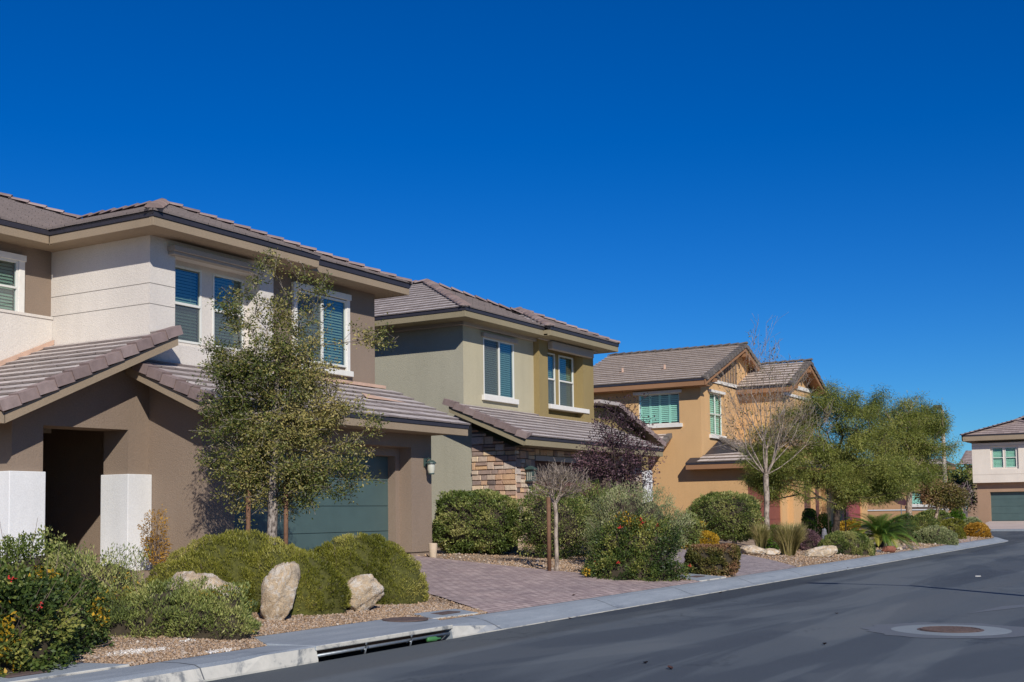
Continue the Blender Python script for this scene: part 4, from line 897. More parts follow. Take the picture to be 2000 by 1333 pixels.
MAT['leaf_rose'] = leafmat('rosemary_leaves', S(78, 92, 52), S(132, 142, 72), S(188, 182, 114))
MAT['leaf_sage'] = leafmat('sage_leaves', S(92, 104, 70), S(140, 148, 98), S(192, 190, 140))
MAT['leaf_oak'] = leafmat('oak_leaves', S(46, 60, 26), S(98, 108, 50), S(176, 160, 98))
MAT['leaf_willow'] = leafmat('willow_leaves', S(70, 88, 36), S(128, 136, 60), S(184, 178, 100), trans=.3)
MAT['leaf_plum'] = leafmat('plum_leaves', S(58, 42, 50), S(104, 76, 84), S(150, 116, 114))
MAT['leaf_yel'] = leafmat('yellow_leaves', S(120, 96, 20), S(176, 142, 36), S(206, 160, 50))
MAT['leaf_autumn'] = leafmat('autumn_hedge_leaves', S(70, 80, 36), S(120, 110, 58), S(148, 110, 82))
MAT['leaf_orange'] = leafmat('orange_leaves', S(120, 84, 26), S(176, 132, 40), S(208, 164, 70))
MAT['leaf_sago'] = leafmat('sago_frond_leaves', S(56, 88, 34), S(104, 138, 58), S(190, 182, 84), rough=.35)
MAT['leaf_bright'] = leafmat('bright_green_leaves', S(52, 84, 20), S(92, 130, 34), S(140, 160, 60))
MAT['blade'] = leafmat('ornamental_grass_blades', S(96, 100, 48), S(150, 142, 84), S(196, 176, 128), trans=.3)
MAT['twig'] = plain('grey_twigs', S(112, 96, 82), .9, var=.25, scale=30)
MAT['core_stake_dark'] = plain('core_shade_and_stake_wood', S(58, 50, 36), .95, var=.3, scale=14)  # dark fill of the light-blocking bush cores, also used for stake wood
MAT['flower'] = plain('red_flowers', S(190, 34, 34), .6)
def bark(name, a, b_, sc_=24):
    m, t, b = _mat(name); n = N(t, 'ShaderNodeTexNoise', Scale=float(sc_), Detail=5.0, Roughness=.7); t.links.new(stretch(t, geo(t), (1, 1, .5)), n.inputs['Vector'])
    t.links.new(ramp(t, n.outputs[0], [(.38, a), (.58, b_)]).outputs[0], b.inputs['Base Color']); b.inputs['Roughness'].default_value = .95; bump(t, b, n.outputs[0], .8, .02); MAT[name] = m
bark('bark_grey', S(70, 60, 54), S(164, 152, 140)); bark('bark_white', S(112, 102, 92), S(206, 196, 182), 12); bark('bark_bare', S(104, 92, 82), S(176, 160, 144), 12); bark('bark_dark', S(34, 28, 24), S(82, 68, 58)); bark('bark_tan', S(120, 100, 84), S(180, 160, 140))

MAT['core_olive'] = plain('olive_core_fill', S(74, 74, 24), .95, var=.35, scale=22)  # leaf-coloured fill for the added solid core of clipped mounds
def shape_pts(n, w, d, h, seed, mode='dome', p=2.2, lump=.08, lf=3.0, shell=.06, low=-.05):
    r = np.random.RandomState(seed); D = r.normal(size=(int(n*3.6), 3)); D /= np.linalg.norm(D, axis=1)[:, None]
    D = D[D[:, 2] > (low if mode == 'dome' else -.95)][:int(n*1.6)]
    q = (np.abs(D)**p).sum(1)**(-1/p)
    sca = np.array([w/2, d/2, h if mode == 'dome' else h/2])
    S0 = D*q[:, None]*sca; f = 1+lump*vn(S0, lf, seed)+lump*.5*vn(S0, lf*3.3, seed+1)
    hf = vn(S0, 17, seed+21)+.5*vn(S0, 31, seed+22); k_ = r.uniform(-.9, .5, len(D)) < hf; D, q, S0, f, hf = D[k_], q[k_], S0[k_], f[k_], hf[k_]
    dep = 1-np.abs(r.normal(0, shell, len(D)))+hf*(.018+shell*.22); P = S0*(f*dep)[:, None]
    if mode != 'dome': P[:, 2] += h/2
    Nn = D/sca; Nn /= np.linalg.norm(Nn, axis=1)[:, None]
    return P, Nn
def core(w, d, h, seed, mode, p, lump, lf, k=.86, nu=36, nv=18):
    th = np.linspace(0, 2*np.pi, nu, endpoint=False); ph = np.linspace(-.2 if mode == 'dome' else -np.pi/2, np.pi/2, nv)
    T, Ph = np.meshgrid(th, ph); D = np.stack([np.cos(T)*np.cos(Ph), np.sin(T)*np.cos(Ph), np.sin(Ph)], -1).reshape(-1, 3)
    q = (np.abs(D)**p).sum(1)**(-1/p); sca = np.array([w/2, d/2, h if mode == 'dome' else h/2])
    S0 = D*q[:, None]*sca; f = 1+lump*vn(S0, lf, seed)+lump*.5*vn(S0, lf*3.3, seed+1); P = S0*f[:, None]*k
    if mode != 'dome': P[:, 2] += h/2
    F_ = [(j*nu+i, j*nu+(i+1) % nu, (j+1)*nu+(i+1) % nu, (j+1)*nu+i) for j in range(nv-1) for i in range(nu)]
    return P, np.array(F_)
USED = 0
def bush(name, label, X, Y, w, h, mat, n=9000, size=.045, aspect=.45, seed=1, mode='dome', p=2.2, lump=.08, lf=3.0, shell=.06, d=None, cat='shrub', group=None, ck=.86,
         patch=.25, up=.25, stems=5, twigs=0, twiglen=.3, flowers=0, z=None, extra=None, spread=.8, low=-.05, coremat='core_stake_dark', yel=0):
    d = d or w*.95; g = float(gz(X, Y)) if z is None else z
    t_ = thing(name, label, cat, (X, Y, g), group)
    R3 = np.stack([LAT, DEP, np.array([0, 0, 1.0])])          # width runs across the street view, depth along it
    P, Nn = shape_pts(n, w, d, h, seed, mode, p, lump, lf, shell, low)
    if extra:
        for (ox, oy, ew, ed, eh, en) in extra:
            P2, N2 = shape_pts(en, ew, ed, eh, seed+3, mode, p, lump, lf, shell, low); P2 = P2+np.array([ox, oy, 0]); P = np.vstack([P, P2]); Nn = np.vstack([Nn, N2])
    keep = P[:, 2] > -.05; P, Nn = P[keep], Nn[keep]
    rs = np.random.RandomState(seed+5)
    tint = np.clip(.5+patch*vn(P, 5.0, seed+9)+rs.normal(0, .17, len(P)), 0, 1)
    dirn = Nn*.7+np.array([0, 0, up])
    V, Fq = leaves(P@R3+np.array([X, Y, g]), Nn@R3, size, aspect, seed, dirn@R3, spread=spread)
    np_mesh('foliage', V, Fq, np.repeat(tint, 4), mat, t_)
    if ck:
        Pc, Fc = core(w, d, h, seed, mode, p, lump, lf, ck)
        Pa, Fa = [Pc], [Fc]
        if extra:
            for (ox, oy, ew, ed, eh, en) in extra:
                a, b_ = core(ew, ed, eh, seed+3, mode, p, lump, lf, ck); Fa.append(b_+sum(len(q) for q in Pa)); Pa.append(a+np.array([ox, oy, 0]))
        np_mesh('shade_core', np.vstack(Pa)@R3+np.array([X, Y, g]), np.vstack(Fa), np.full(sum(len(q) for q in Pa), .5), coremat, t_, True)  # solid core added inside the bush to block light, not modelled branches
    rd = random.Random(seed); m = MB()
    for k in range(stems):
        a = rd.uniform(0, 6.28); e_ = np.array([math.cos(a)*w*.3, math.sin(a)*d*.3, h*.6]); e_ = e_@R3+np.array([X, Y, g]); b0 = np.array([X+rd.uniform(-.05, .05), Y+rd.uniform(-.05, .05), g-.03])
        m.tube([b0, (b0+e_)/2+np.array([0, 0, .05]), e_], [.02, .015, .008], 5)
    if twigs:
        idx = rs.randint(0, len(P), twigs)
        for i in idx:
            e_ = P[i]*(1+twiglen*rs.uniform(.3, 1)/max(.3, np.linalg.norm(P[i]))); e0 = P[i]*.45
            m.tube([e0@R3+np.array([X, Y, g]), P[i]@R3+np.array([X, Y, g]), e_@R3+np.array([X, Y, g])+np.array([0, 0, .04])], [.006, .004, .002], 4, cap=False)
    if m.v: m.build('stem', 'twig', t_)
    if flowers:
        idx = [i for i in rs.permutation(len(P)) if P[i, 1] < 0 and P[i, 2] > .1*h][:flowers]
        for i in idx:
            f_ = MB(); c_ = (P[i]*1.02)@R3+np.array([X, Y, g])
            for k in range(14):
                o_ = np.array([rd.gauss(0, .018), rd.gauss(0, .018), rd.gauss(0, .016)]); q_ = c_+o_; r_ = .014
                f_.add([q_+np.array([r_, 0, 0]), q_+np.array([0, r_, .004]), q_+np.array([-r_, 0, 0]), q_+np.array([0, -r_, .004]), q_+np.array([0, 0, r_])], [(0, 1, 4), (1, 2, 4), (2, 3, 4), (3, 0, 4)])
            f_.build('flower', 'flower', t_)
    if yel:
        idx = np.array([i for i in range(len(P)) if vn(P[i:i+1], 4.0, seed+77)[0] > .75 and P[i, 1] < .1])
        if len(idx):
            idx = idx[rs.permutation(len(idx))[:yel]]; V, Fq = leaves((P[idx]*1.015)@R3+np.array([X, Y, g]), Nn[idx]@R3, size*1.1, aspect, seed+2, None)
            np_mesh('yellow_leaves', V, Fq, np.repeat(rs.uniform(.1, 1, len(idx)), 4), 'leaf_yel', t_)
    return t_

def grow(att, trunk, seed, kink=.12, seg=.25, pw=.38, low=3):      # branches reach every attractor from the nearest grown node
    r = np.random.RandomState(seed); nodes = [np.array(p, float) for p in trunk]; par = [-1]+list(range(len(trunk)-1)); cost = [0.0]*len(trunk)
    for i in range(1, len(trunk)): cost[i] = cost[i-1]*0
    top = nodes[-1]; att = att[np.argsort(np.linalg.norm(att-top, axis=1))]; ends = []
    start = max(0, len(trunk)-low)
    for a in att:
        A_ = np.array(nodes[start:]); dv = a-A_; dist = np.linalg.norm(dv, axis=1); pen = np.array(cost[start:])*pw+dist+np.clip(-dv[:, 2], 0, None)*.5
        j = int(np.argmin(pen))+start; L = np.linalg.norm(a-nodes[j]); k = max(1, int(L/seg)); prev = j; p0 = nodes[j]; bow = r.normal(size=3)*kink*L*.5; bow[2] -= .0
        for s_ in range(1, k+1):
            f = s_/k; q = p0+(a-p0)*f+bow*math.sin(math.pi*f)*.6+np.array([0, 0, -.06*L*math.sin(math.pi*f)])
            nodes.append(q); par.append(prev); cost.append(cost[prev]+L/k); prev = len(nodes)-1
        ends.append(prev)
    return np.array(nodes), par, ends
def tree_mesh(nodes, par, r0, rtip, expo=.5, ntr=0, sides=5):
    n = len(nodes); w_ = np.zeros(n); kids = [0]*n
    for i in range(n-1, 0, -1):
        if w_[i] == 0: w_[i] = 1
        w_[par[i]] += w_[i]
    rad = np.clip(r0*(w_/w_[0])**expo, rtip, None)
    V, F_ = [], []
    for i in range(1, n):
        a, b = nodes[par[i]], nodes[i]; d = b-a; L = np.linalg.norm(d)
        if L < 1e-5: continue
        d /= L; u = np.cross(d, [.31, .17, .93]); u /= np.linalg.norm(u)+1e-9; v = np.cross(d, u); ra, rb = rad[par[i]], rad[i]
        if ra > rb*2.0 and par[i] > 0: ra = min(ra, rb*1.4)
        sd = 8 if rb > .03 else (sides if rb > .008 else 3); o = len(V)
        for (c, rr) in ((a-d*ra*.15, ra), (b+d*rb*.15, rb)):
            for k in range(sd):
                an = 2*math.pi*k/sd; V.append(c+u*math.cos(an)*rr+v*math.sin(an)*rr)
        for k in range(sd): F_.append((o+k, o+(k+1) % sd, o+sd+(k+1) % sd, o+sd+k))
    return V, F_, rad
def blob_pts(blobs, n, s, seed, surf=.35):
    r = np.random.RandomState(seed); wt = np.array([b[2]*b[3]*(b[4] if len(b) > 4 else 1) for b in blobs], float); wt /= wt.sum(); out = []
    for k, b in zip(r.multinomial(n, wt), blobs):
        D = r.normal(size=(k, 3)); D /= np.linalg.norm(D, axis=1)[:, None]; rr = r.uniform(surf, 1, k)**(1/2.2)
        out.append(np.stack([b[0]+D[:, 0]*rr*b[2], D[:, 1]*rr*(b[2]+b[3])*.5*.9+(b[5] if len(b) > 5 else 0), b[1]+D[:, 2]*rr*b[3]], 1))
    return np.vstack(out)*s
def tree(name, label, cat, X, Y, s, trunk, blobs, n_att, per, spread, size, aspect, lmat, bmat, r0, seed, rtip=.004, expo=.5, droop=0., group=None, patch=.22, surf=.3, kink=.12, twiglets=0, twl=.25, g=None, seg=.25, leafn=.9, fill=1.0, pw=.38, low=3, tuft=0, tr=.3, tz=.62):
    """trunk and blobs are in units of s metres, relative to the trunk base: (across, up[, half width, half height])"""
    g = float(gz(X, Y)) if g is None else g; base = np.array([X, Y, g]); t_ = thing(name, label, cat, tuple(base), group)
    W3 = lambda Q: Q[:, 0:1]*LAT+Q[:, 1:2]*DEP+Q[:, 2:3]*np.array([0, 0, 1.0])+base
    T3 = W3(np.array([[a*s, 0, b*s] for a, b in trunk])); att = W3(blob_pts(blobs, n_att, s, seed, surf))
    if tuft:
        r_ = np.random.RandomState(seed+1); tc = W3(blob_pts(blobs, tuft, s, seed, .45)); att = tc[r_.randint(0, tuft, n_att)]+r_.normal(size=(n_att, 3))*tr*np.array([1, 1, tz])
    nodes, par, ends = grow(att, T3, seed, kink, seg, pw, low)
    if twiglets:
        r = np.random.RandomState(seed+3); N2 = [nodes]; nn = len(nodes); top = T3[-1]; ext = []
        for e in ends:
            for k in range(twiglets):
                dv = nodes[e]-nodes[par[e]]; dv /= np.linalg.norm(dv)+1e-9; dv = dv+r.normal(size=3)*.55+np.array([0, 0, .35]); dv /= np.linalg.norm(dv)
                l = twl*r.uniform(.4, 1); p1 = nodes[e]+dv*l*.5; p2 = p1+(dv+r.normal(size=3)*.25)*l*.5; par.append(e); ext.append(p1); par.append(nn+len(ext)-1); ext.append(p2)
        nodes = np.vstack([nodes, np.array(ext)])
    V, F_, rad = tree_mesh(nodes, par, r0, rtip, expo)
    ntr = len(T3)
    m = MB(); m.v = V; m.f = F_; m.t = [.5]*len(V)
    m.build('trunk', bmat, t_, smooth=True)
    if per:
        r = np.random.RandomState(seed+11); ea = nodes[ends]; ea = ea[r.uniform(size=len(ea)) < fill]
        cnt = r.poisson(per, len(ea)); P = np.repeat(ea, cnt, 0); off = r.normal(size=P.shape)*spread*np.array([1, 1, .75]); P = P+off
        ctr = att.mean(0); Nn = P-ctr; Nn += off*4; Nn /= np.linalg.norm(Nn, axis=1)[:, None]; Nn = Nn*.5+np.array([0, 0, .5])+off/spread*.3
        ct = np.repeat(r.normal(0, .12, len(ea)), cnt)
        tint = np.clip(.48+patch*vn(P, 1.2, seed)+ct+r.normal(0, .15, len(P)), 0, 1)
        dirn = off/spread*.6+np.array([0, 0, -droop]) if droop or True else None
        V, Fq = leaves(P, Nn, size, aspect, seed, dirn, spread=leafn)
        np_mesh('crown', V, Fq, np.repeat(tint, 4), lmat, t_)
    return t_

def rock(name, label, X, Y, w, d, h, seed, mat, tilt=0, cat='boulder', group=None, sink=.12, z=None, facets=9, taper=0):
    rd = np.random.RandomState(seed); nu, nv = 72, 40; th = np.linspace(0, 2*np.pi, nu, endpoint=False); ph = np.linspace(-np.pi/2, np.pi/2, nv)
    T, Ph = np.meshgrid(th, ph); D = np.stack([np.cos(T)*np.cos(Ph), np.sin(T)*np.cos(Ph), np.sin(Ph)], -1).reshape(-1, 3)
    rr = np.full(len(D), 1.25)
    for k in range(facets):
        nrm = rd.normal(size=3); nrm /= np.linalg.norm(nrm); c = rd.uniform(.72, 1.0); dd = D@nrm; rr = np.where(dd > .05, np.minimum(rr, c/np.maximum(dd, .05)), rr)
    rr = np.minimum(rr, 1.15); P = D*rr[:, None]; P[:, :2] *= (1+taper*P[:, 2:3]); P *= (1+.05*vn(P, 5, seed)-.05*np.abs(vn(P, 9, seed+1))+.02*vn(P, 25, seed+2)-.03*np.abs(vn(P, 19, seed+4)))[:, None]
    P = P*np.array([w/2, d/2, h/2]); c_, s_ = math.cos(tilt), math.sin(tilt); P = np.stack([P[:, 0]*c_-P[:, 2]*s_, P[:, 1], P[:, 0]*s_+P[:, 2]*c_], 1)
    g = float(gz(X, Y)) if z is None else z; P[:, 2] += h/2-sink*h
    W = P[:, 0:1]*LAT+P[:, 1:2]*DEP+P[:, 2:3]*np.array([0, 0, 1.0])
    F_ = np.array([(j*nu+i, j*nu+(i+1) % nu, (j+1)*nu+(i+1) % nu, (j+1)*nu+i) for j in range(nv-1) for i in range(nu)])
    o = np_mesh(name, W, F_, np.full(len(W), .5), mat, None, True); o.location = (X, Y, g); return tag(o, label, cat, group)
def rockmat(name, cols):
    m, t, b = _mat(name); p = geo(t)
    n1 = N(t, 'ShaderNodeTexNoise', Scale=5.0, Detail=9.0, Roughness=.72, Distortion=.6); t.links.new(p, n1.inputs['Vector'])
    n2 = N(t, 'ShaderNodeTexVoronoi', Scale=5.0); n2.feature = 'DISTANCE_TO_EDGE'; t.links.new(p, n2.inputs['Vector'])
    r = ramp(t, n1.outputs[0], cols); t.links.new(r.outputs[0], b.inputs['Base Color']); b.inputs['Roughness'].default_value = .9
    n3 = N(t, 'ShaderNodeTexNoise', Scale=9.0, Detail=10.0, Roughness=.78, Distortion=1.2); t.links.new(p, n3.inputs['Vector'])
    bump(t, b, n3.outputs[0], 1.0, .07); MAT[name] = m
rockmat('rock_buff', [(.3, S(136, 120, 104)), (.42, S(204, 186, 160)), (.49, S(212, 184, 146)), (.55, S(226, 212, 192)), (.75, S(210, 200, 186))])
rockmat('rock_red', [(.3, S(116, 72, 56)), (.6, S(164, 104, 80)), (.8, S(176, 130, 108))])
rockmat('rock_grey', [(.3, S(92, 92, 98)), (.6, S(140, 138, 142)), (.8, S(170, 166, 164))])

# ---- front left planting
bush('flowering_shrub', 'dark green red-flowered shrub at the left edge of the frame, nearest the camera', 7.2, 9.75, 1.25, 1.05, 'leaf_dark', n=17000, size=.046, aspect=.6, seed=21, mode='dome', p=2.0, lump=.2, lf=4, shell=.2, d=1.3, flowers=9, twigs=50, twiglen=.2, yel=500, up=.1, ck=.72)
bush('flowering_shrub', 'low leafy spur of shrub with yellow leaves beside the concrete pad', 8.15, 10.3, 1.15, .80, 'leaf_dark', n=11000, size=.04, aspect=.6, seed=22, mode='dome', p=1.9, lump=.14, lf=5, shell=.16, flowers=3, twigs=25, yel=500, ck=.7)
bush('rosemary_shrub', 'spreading grey-green rosemary shrub in front of the half-buried boulder', 9.8, 10.55, 2.0, .53, 'leaf_rose', n=24000, size=.042, aspect=.26, seed=23, p=2.1, lump=.2, lf=5, shell=.2, d=1.1, up=.6, twigs=70, twiglen=.12, extra=[(-.9, .4, 2.0, 1.4, .82, 22000), (.72, -.1, 1.3, .8, .42, 10000)], ck=.78, yel=300)
bush('flowering_shrub', 'airy shrub with long upright sprays in front of the left white pier', 9.4, 12.3, 2.6, .84, 'leaf_green', n=20000, size=.042, aspect=.5, seed=24, p=2.6, lump=.16, lf=4, shell=.2, d=.9, twigs=60, twiglen=.5, ck=.7)
bush('climbing_shrub', 'thin yellow-orange shrub against the brown wall right of the white pier', 14.92, 15.95, .42, 1.02, 'leaf_orange', n=1500, size=.05, aspect=.35, seed=25, mode='ball', p=2.5, lump=.25, lf=6, shell=.35, d=.35, twigs=50, twiglen=.18, ck=0, stems=6)
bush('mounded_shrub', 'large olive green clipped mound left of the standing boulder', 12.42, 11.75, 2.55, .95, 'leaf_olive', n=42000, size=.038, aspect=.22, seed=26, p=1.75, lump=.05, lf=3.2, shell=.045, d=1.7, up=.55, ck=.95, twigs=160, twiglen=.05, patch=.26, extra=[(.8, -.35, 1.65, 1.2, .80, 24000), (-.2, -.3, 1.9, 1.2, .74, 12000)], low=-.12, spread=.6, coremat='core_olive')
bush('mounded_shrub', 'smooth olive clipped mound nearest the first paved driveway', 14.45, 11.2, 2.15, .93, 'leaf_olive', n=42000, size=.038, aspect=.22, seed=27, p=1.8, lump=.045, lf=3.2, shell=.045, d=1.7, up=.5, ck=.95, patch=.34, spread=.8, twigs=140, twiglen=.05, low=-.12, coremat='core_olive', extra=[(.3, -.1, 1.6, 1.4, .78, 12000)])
rock('boulder', 'rounded buff boulder half buried in the rosemary', 11.35, 11.4, 1.05, .6, .56, 31, 'rock_buff', tilt=0)
rock('boulder', 'tall upright buff boulder standing between the two halves of the olive mound', 11.68, 10.3, .48, .40, .82, 37, 'rock_buff', tilt=-.16, facets=14, taper=.35)
rock('boulder', 'squat pale boulder in front of the olive mound beside the driveway', 13.35, 10.3, .70, .5, .56, 36, 'rock_buff', tilt=0, facets=14, taper=-.1)

# ---- small evergreen tree with two stakes
oak = [(30, 255, 100, 62), (-10, 320, 92, 60), (62, 360, 82, 55), (-40, 425, 68, 52), (85, 430, 52, 45), (-78, 225, 42, 38), (125, 240, 58, 34), (20, 205, 85, 36), (-20, 195, 50, 24), (80, 205, 40, 26), (-60, 520, 30, 46, .9), (-15, 590, 16, 56, .9), (82, 565, 34, 36, .9), (30, 490, 50, 64, .7), (175, 478, 50, 11, .7), (170, 305, 42, 22, .7), (-92, 330, 32, 45), (-86, 430, 28, 40, .7), (0, 400, 90, 60, .7)]
tree('evergreen_oak', 'slender small-leaved tree with grey trunk in front of the grey-green garage door', 'tree', 14.59, 13.0, .00813, [(0, -5), (2, 20), (-1, 50), (1, 90), (3, 140), (4, 185), (10, 260), (8, 340), (14, 420)], oak, 1300, 52, .065, .048, .45, 'leaf_oak', 'bark_grey', .08, 41, rtip=.0035, expo=.52, twiglets=1, twl=.25, patch=.22, surf=.1, low=4, tuft=170, tr=.125, tz=1.15)
for x, y, hh, lb in ((14.33, 13.25, 1.75, 'brown wooden tree stake left of the slender tree trunk'), (14.68, 12.78, 1.8, 'brown wooden tree stake right of the slender tree trunk')):
    m = MB(); g = float(gz(x, y)); m.tube([(x, y, g-.05), (x+.01, y, g+hh)], .036, 10); single(m, 'tree_stake', 'wood', lb, 'stake', 'stakes holding the slender tree', smooth=True)

# ---- beside house 1
m = MB(); m.lathe((21.99, 14.95, float(gz(22, 14.9))), [(0, 0), (.075, 0), (.10, .31), (.085, .32), (.075, .27), (0, .27)], 18)
single(m, 'plant_pot', 'plaster', 'small tan pot at the foot of the garage column', 'pot', smooth=False)
bush('clipped_hedge', 'boxy clipped green hedge between the brown garage and the stone wall', 24.17, 15.2, 1.9, 1.46, 'leaf_green', n=30000, size=.05, aspect=.5, seed=51, mode='ball', p=3.4, lump=.07, lf=4, shell=.08, d=1.5, twigs=25, twiglen=.08, ck=.82, patch=.3)
m = MB(); g = float(gz(25.6, 15.2)); m.box(25.42, 25.78, 15.0, 15.4, g-.03, g+.36); m.box(25.39, 25.81, 14.97, 15.43, g+.36, g+.40)
single(m, 'utility_box', stucco('mossy_box_stucco', S(128, 112, 84), .01), 'square mossy utility box beside the stone wall', 'utility box', bevel=.01)
bush('loose_shrub', 'open twiggy green shrub behind the small staked bare tree', 24.7, 13.5, 2.0, 1.62, 'leaf_green', n=15000, size=.05, aspect=.45, seed=52, mode='ball', p=2.5, lump=.18, lf=3.5, shell=.24, d=1.3, twigs=130, twiglen=.1, ck=.6, patch=.3)
bush('loose_shrub', 'taller loose green shrub between the bare staked tree and the grey-green bush', 26.1, 13.0, 1.8, 1.65, 'leaf_green', n=14000, size=.05, aspect=.45, seed=53, mode='ball', p=2.4, lump=.16, lf=3.5, shell=.22, d=1.3, twigs=80, twiglen=.15, ck=.62, patch=.3)
bush('sage_shrub', 'tall grey-green feathery shrub behind the red-flowered driveway bush', 23.85, 10.95, 2.1, 1.75, 'leaf_sage', n=22000, size=.05, aspect=.22, seed=54, mode='ball', p=2.3, lump=.15, lf=4, shell=.2, d=1.2, up=1.1, twigs=110, twiglen=.25, ck=.66)
bush('flowering_shrub', 'red-flowered green shrub at the corner of the two paved driveways', 21.75, 10.05, 1.8, 1.12, 'leaf_dark', n=32000, size=.045, aspect=.55, seed=55, mode='dome', p=2.1, lump=.2, lf=4.0, shell=.18, d=1.4, flowers=7, twigs=90, twiglen=.28, low=-.3, yel=700, ck=.75, patch=.3)
tree('bare_sapling', 'small round-headed leafless tree on a thin grey trunk beside a wooden stake', 'tree', 21.6, 11.68, .01035, [(0, -4), (1, 30), (0, 70), (1, 110), (-1, 132)], [(12, 168, 52, 28), (-5, 178, 35, 25), (40, 165, 26, 22)], 190, 5, .06, .03, .35, 'leaf_autumn', 'bark_bare', .042, 61, rtip=.003, expo=.45, twiglets=3, twl=.3, surf=.1, seg=.12, pw=.7, low=2)
m = MB(); g = float(gz(21.43, 11.75)); m.tube([(21.43, 11.75, g-.05), (21.44, 11.75, g+1.5)], .042, 10); single(m, 'tree_stake', 'wood', 'brown wooden stake left of the small leafless tree', 'stake', smooth=True)
tree('purple_leaf_plum', 'purple-leaved plum tree in front of the stone garage', 'tree', 27.0, 13.0, .0127, [(-4, -4), (-4, 40), (-2, 80), (2, 120), (4, 160)],
     [(2, 190, 62, 48), (-30, 170, 48, 30), (40, 155, 45, 40), (5, 245, 38, 42), (22, 290, 24, 20, .4), (62, 270, 16, 40, .5), (58, 200, 35, 30), (-50, 180, 30, 22), (12, 140, 40, 30), (-15, 285, 14, 30, .3)], 460, 17, .10, .06, .5, 'leaf_plum', 'bark_dark', .06, 63, rtip=.004, expo=.42, twiglets=1, twl=.22, surf=.15, patch=.3)
bush('leafy_shrub', 'loose green shrub left of the rounded multi-stemmed bush', 31.9, 13.1, 1.0, 1.05, 'leaf_green', n=6500, size=.055, aspect=.45, seed=71, mode='ball', lump=.2, lf=4, shell=.24, twigs=30, twiglen=.4, ck=.6, yel=300)
bush('yellow_shrub', 'low yellow shrub under the rounded multi-stemmed bush', 32.9, 13.0, .95, .48, 'leaf_yel', n=5000, size=.05, aspect=.5, seed=72, shell=.14, ck=.75)
bush('rounded_shrub', 'big rounded grey-green bush on bare forked stems before the ochre wall', 34.79, 13.0, 2.15, 1.42, 'leaf_green', n=26000, size=.055, aspect=.4, seed=73, mode='ball', p=2.5, lump=.07, lf=4, shell=.10, d=1.7, twigs=90, twiglen=.05, stems=9, z=.66, ck=.78, patch=.35)
m = MB(); rd = random.Random(8)
for k in range(6):
    a = rd.uniform(-1, 1); m.tube([(34.75+.03*k, 12.75, .43), (34.75+a*.2, 12.7, .65), (34.75+a*.55, 12.65+rd.uniform(-.2, .3), 1.05)], [.035, .028, .02], 6)
o = m.build('stem', 'bark_grey', bpy.data.objects['rounded_shrub']); 
bush('square_hedge', 'low square russet and green clipped hedge at the second driveway kerb', 24.42, 9.42, 1.06, .62, 'leaf_autumn', n=15000, size=.045, aspect=.55, seed=74, mode='ball', p=5.5, lump=.05, lf=5, shell=.07, d=.75, ck=.84, patch=.5)
tree('bare_tree', 'tall nearly leafless tree with a pale trunk in front of the ochre house', 'tree', 35.69, 12.0, .01563, [(0, -3), (1, 30), (-1, 60), (1, 95), (0, 128), (0, 142)],
     [(-10, 250, 70, 70), (45, 250, 70, 60), (-55, 290, 45, 70), (10, 330, 55, 70), (60, 330, 40, 50, .6), (100, 240, 45, 45, .7), (-60, 220, 40, 40), (5, 400, 35, 45, .5), (-30, 390, 18, 50, .25), (30, 210, 50, 25), (-95, 330, 14, 10, .3)], 480, 4, .12, .075, .45, 'leaf_autumn', 'bark_bare', .085, 81, rtip=.0035, expo=.6, twiglets=2, twl=.6, surf=.1, kink=.06, seg=.4, fill=.6, pw=.85, low=2)
def grass(name, label, X, Y, w, h, n, seed, lean=.35):
    g = float(gz(X, Y)); t_ = thing(name, label, 'grass clump', (X, Y, g)); r = np.random.RandomState(seed)
    a = r.uniform(0, 6.28, n); rr = r.uniform(0, .35, n)*w*.5; b0 = np.stack([X+np.cos(a)*rr, Y+np.sin(a)*rr, np.full(n, g)], 1)
    ln = h*r.uniform(.55, 1.05, n); out = np.stack([np.cos(a), np.sin(a), np.zeros(n)], 1)*(r.uniform(.2, 1, n)*w*.5)[:, None]
    mid = b0+out*.35+np.array([0, 0, 1])*ln[:, None]*.6; tip = b0+out+np.array([0, 0, 1])*ln[:, None]*r.uniform(.8, 1, n)[:, None]
    sd_ = np.stack([-np.sin(a+.7), np.cos(a+.7), np.zeros(n)], 1)*.006
    V = np.stack([b0-sd_, b0+sd_, mid+sd_, mid-sd_, tip+sd_*.3, tip-sd_*.3], 1).reshape(-1, 3); k = np.arange(n)*6
    Fq = np.vstack([np.stack([k, k+1, k+2, k+3], 1), np.stack([k+3, k+2, k+4, k+5], 1)]); np_mesh('blades', V, Fq, np.repeat(r.uniform(0, 1, n), 6), 'blade', t_); return t_
grass('ornamental_grass', 'golden-green fountain grass clump right of the pale bare trunk', 33.0, 10.5, .95, .95, 2600, 91)
grass('ornamental_grass', 'small straw-coloured grass tuft left of the pale bare trunk', 33.9, 11.6, .6, .85, 1000, 92)
grass('ornamental_grass', 'greyish grass tuft behind the fountain grass by the ochre garage', 35.7, 11.2, .8, .85, 1100, 93)
bush('yellow_shrub', 'bright yellow-green foliage at the foot of the pale bare trunk', 35.2, 11.6, .6, .7, 'leaf_bright', n=2500, size=.05, aspect=.5, seed=94, shell=.2, ck=.6)
rock('boulder', 'broad sandy boulder left of the pale bare trunk', 32.2, 11.25, .8, .7, .28, 101, 'rock_buff')
rock('boulder', 'flat buff boulder left of the grass clump at the second driveway', 32.6, 10.9, .5, .45, .2, 102, 'rock_buff')
rock('boulder', 'long low whitish boulder between the grass clump and the domed shrub', 33.4, 9.75, .95, .5, .32, 103, 'rock_buff', tilt=.2)
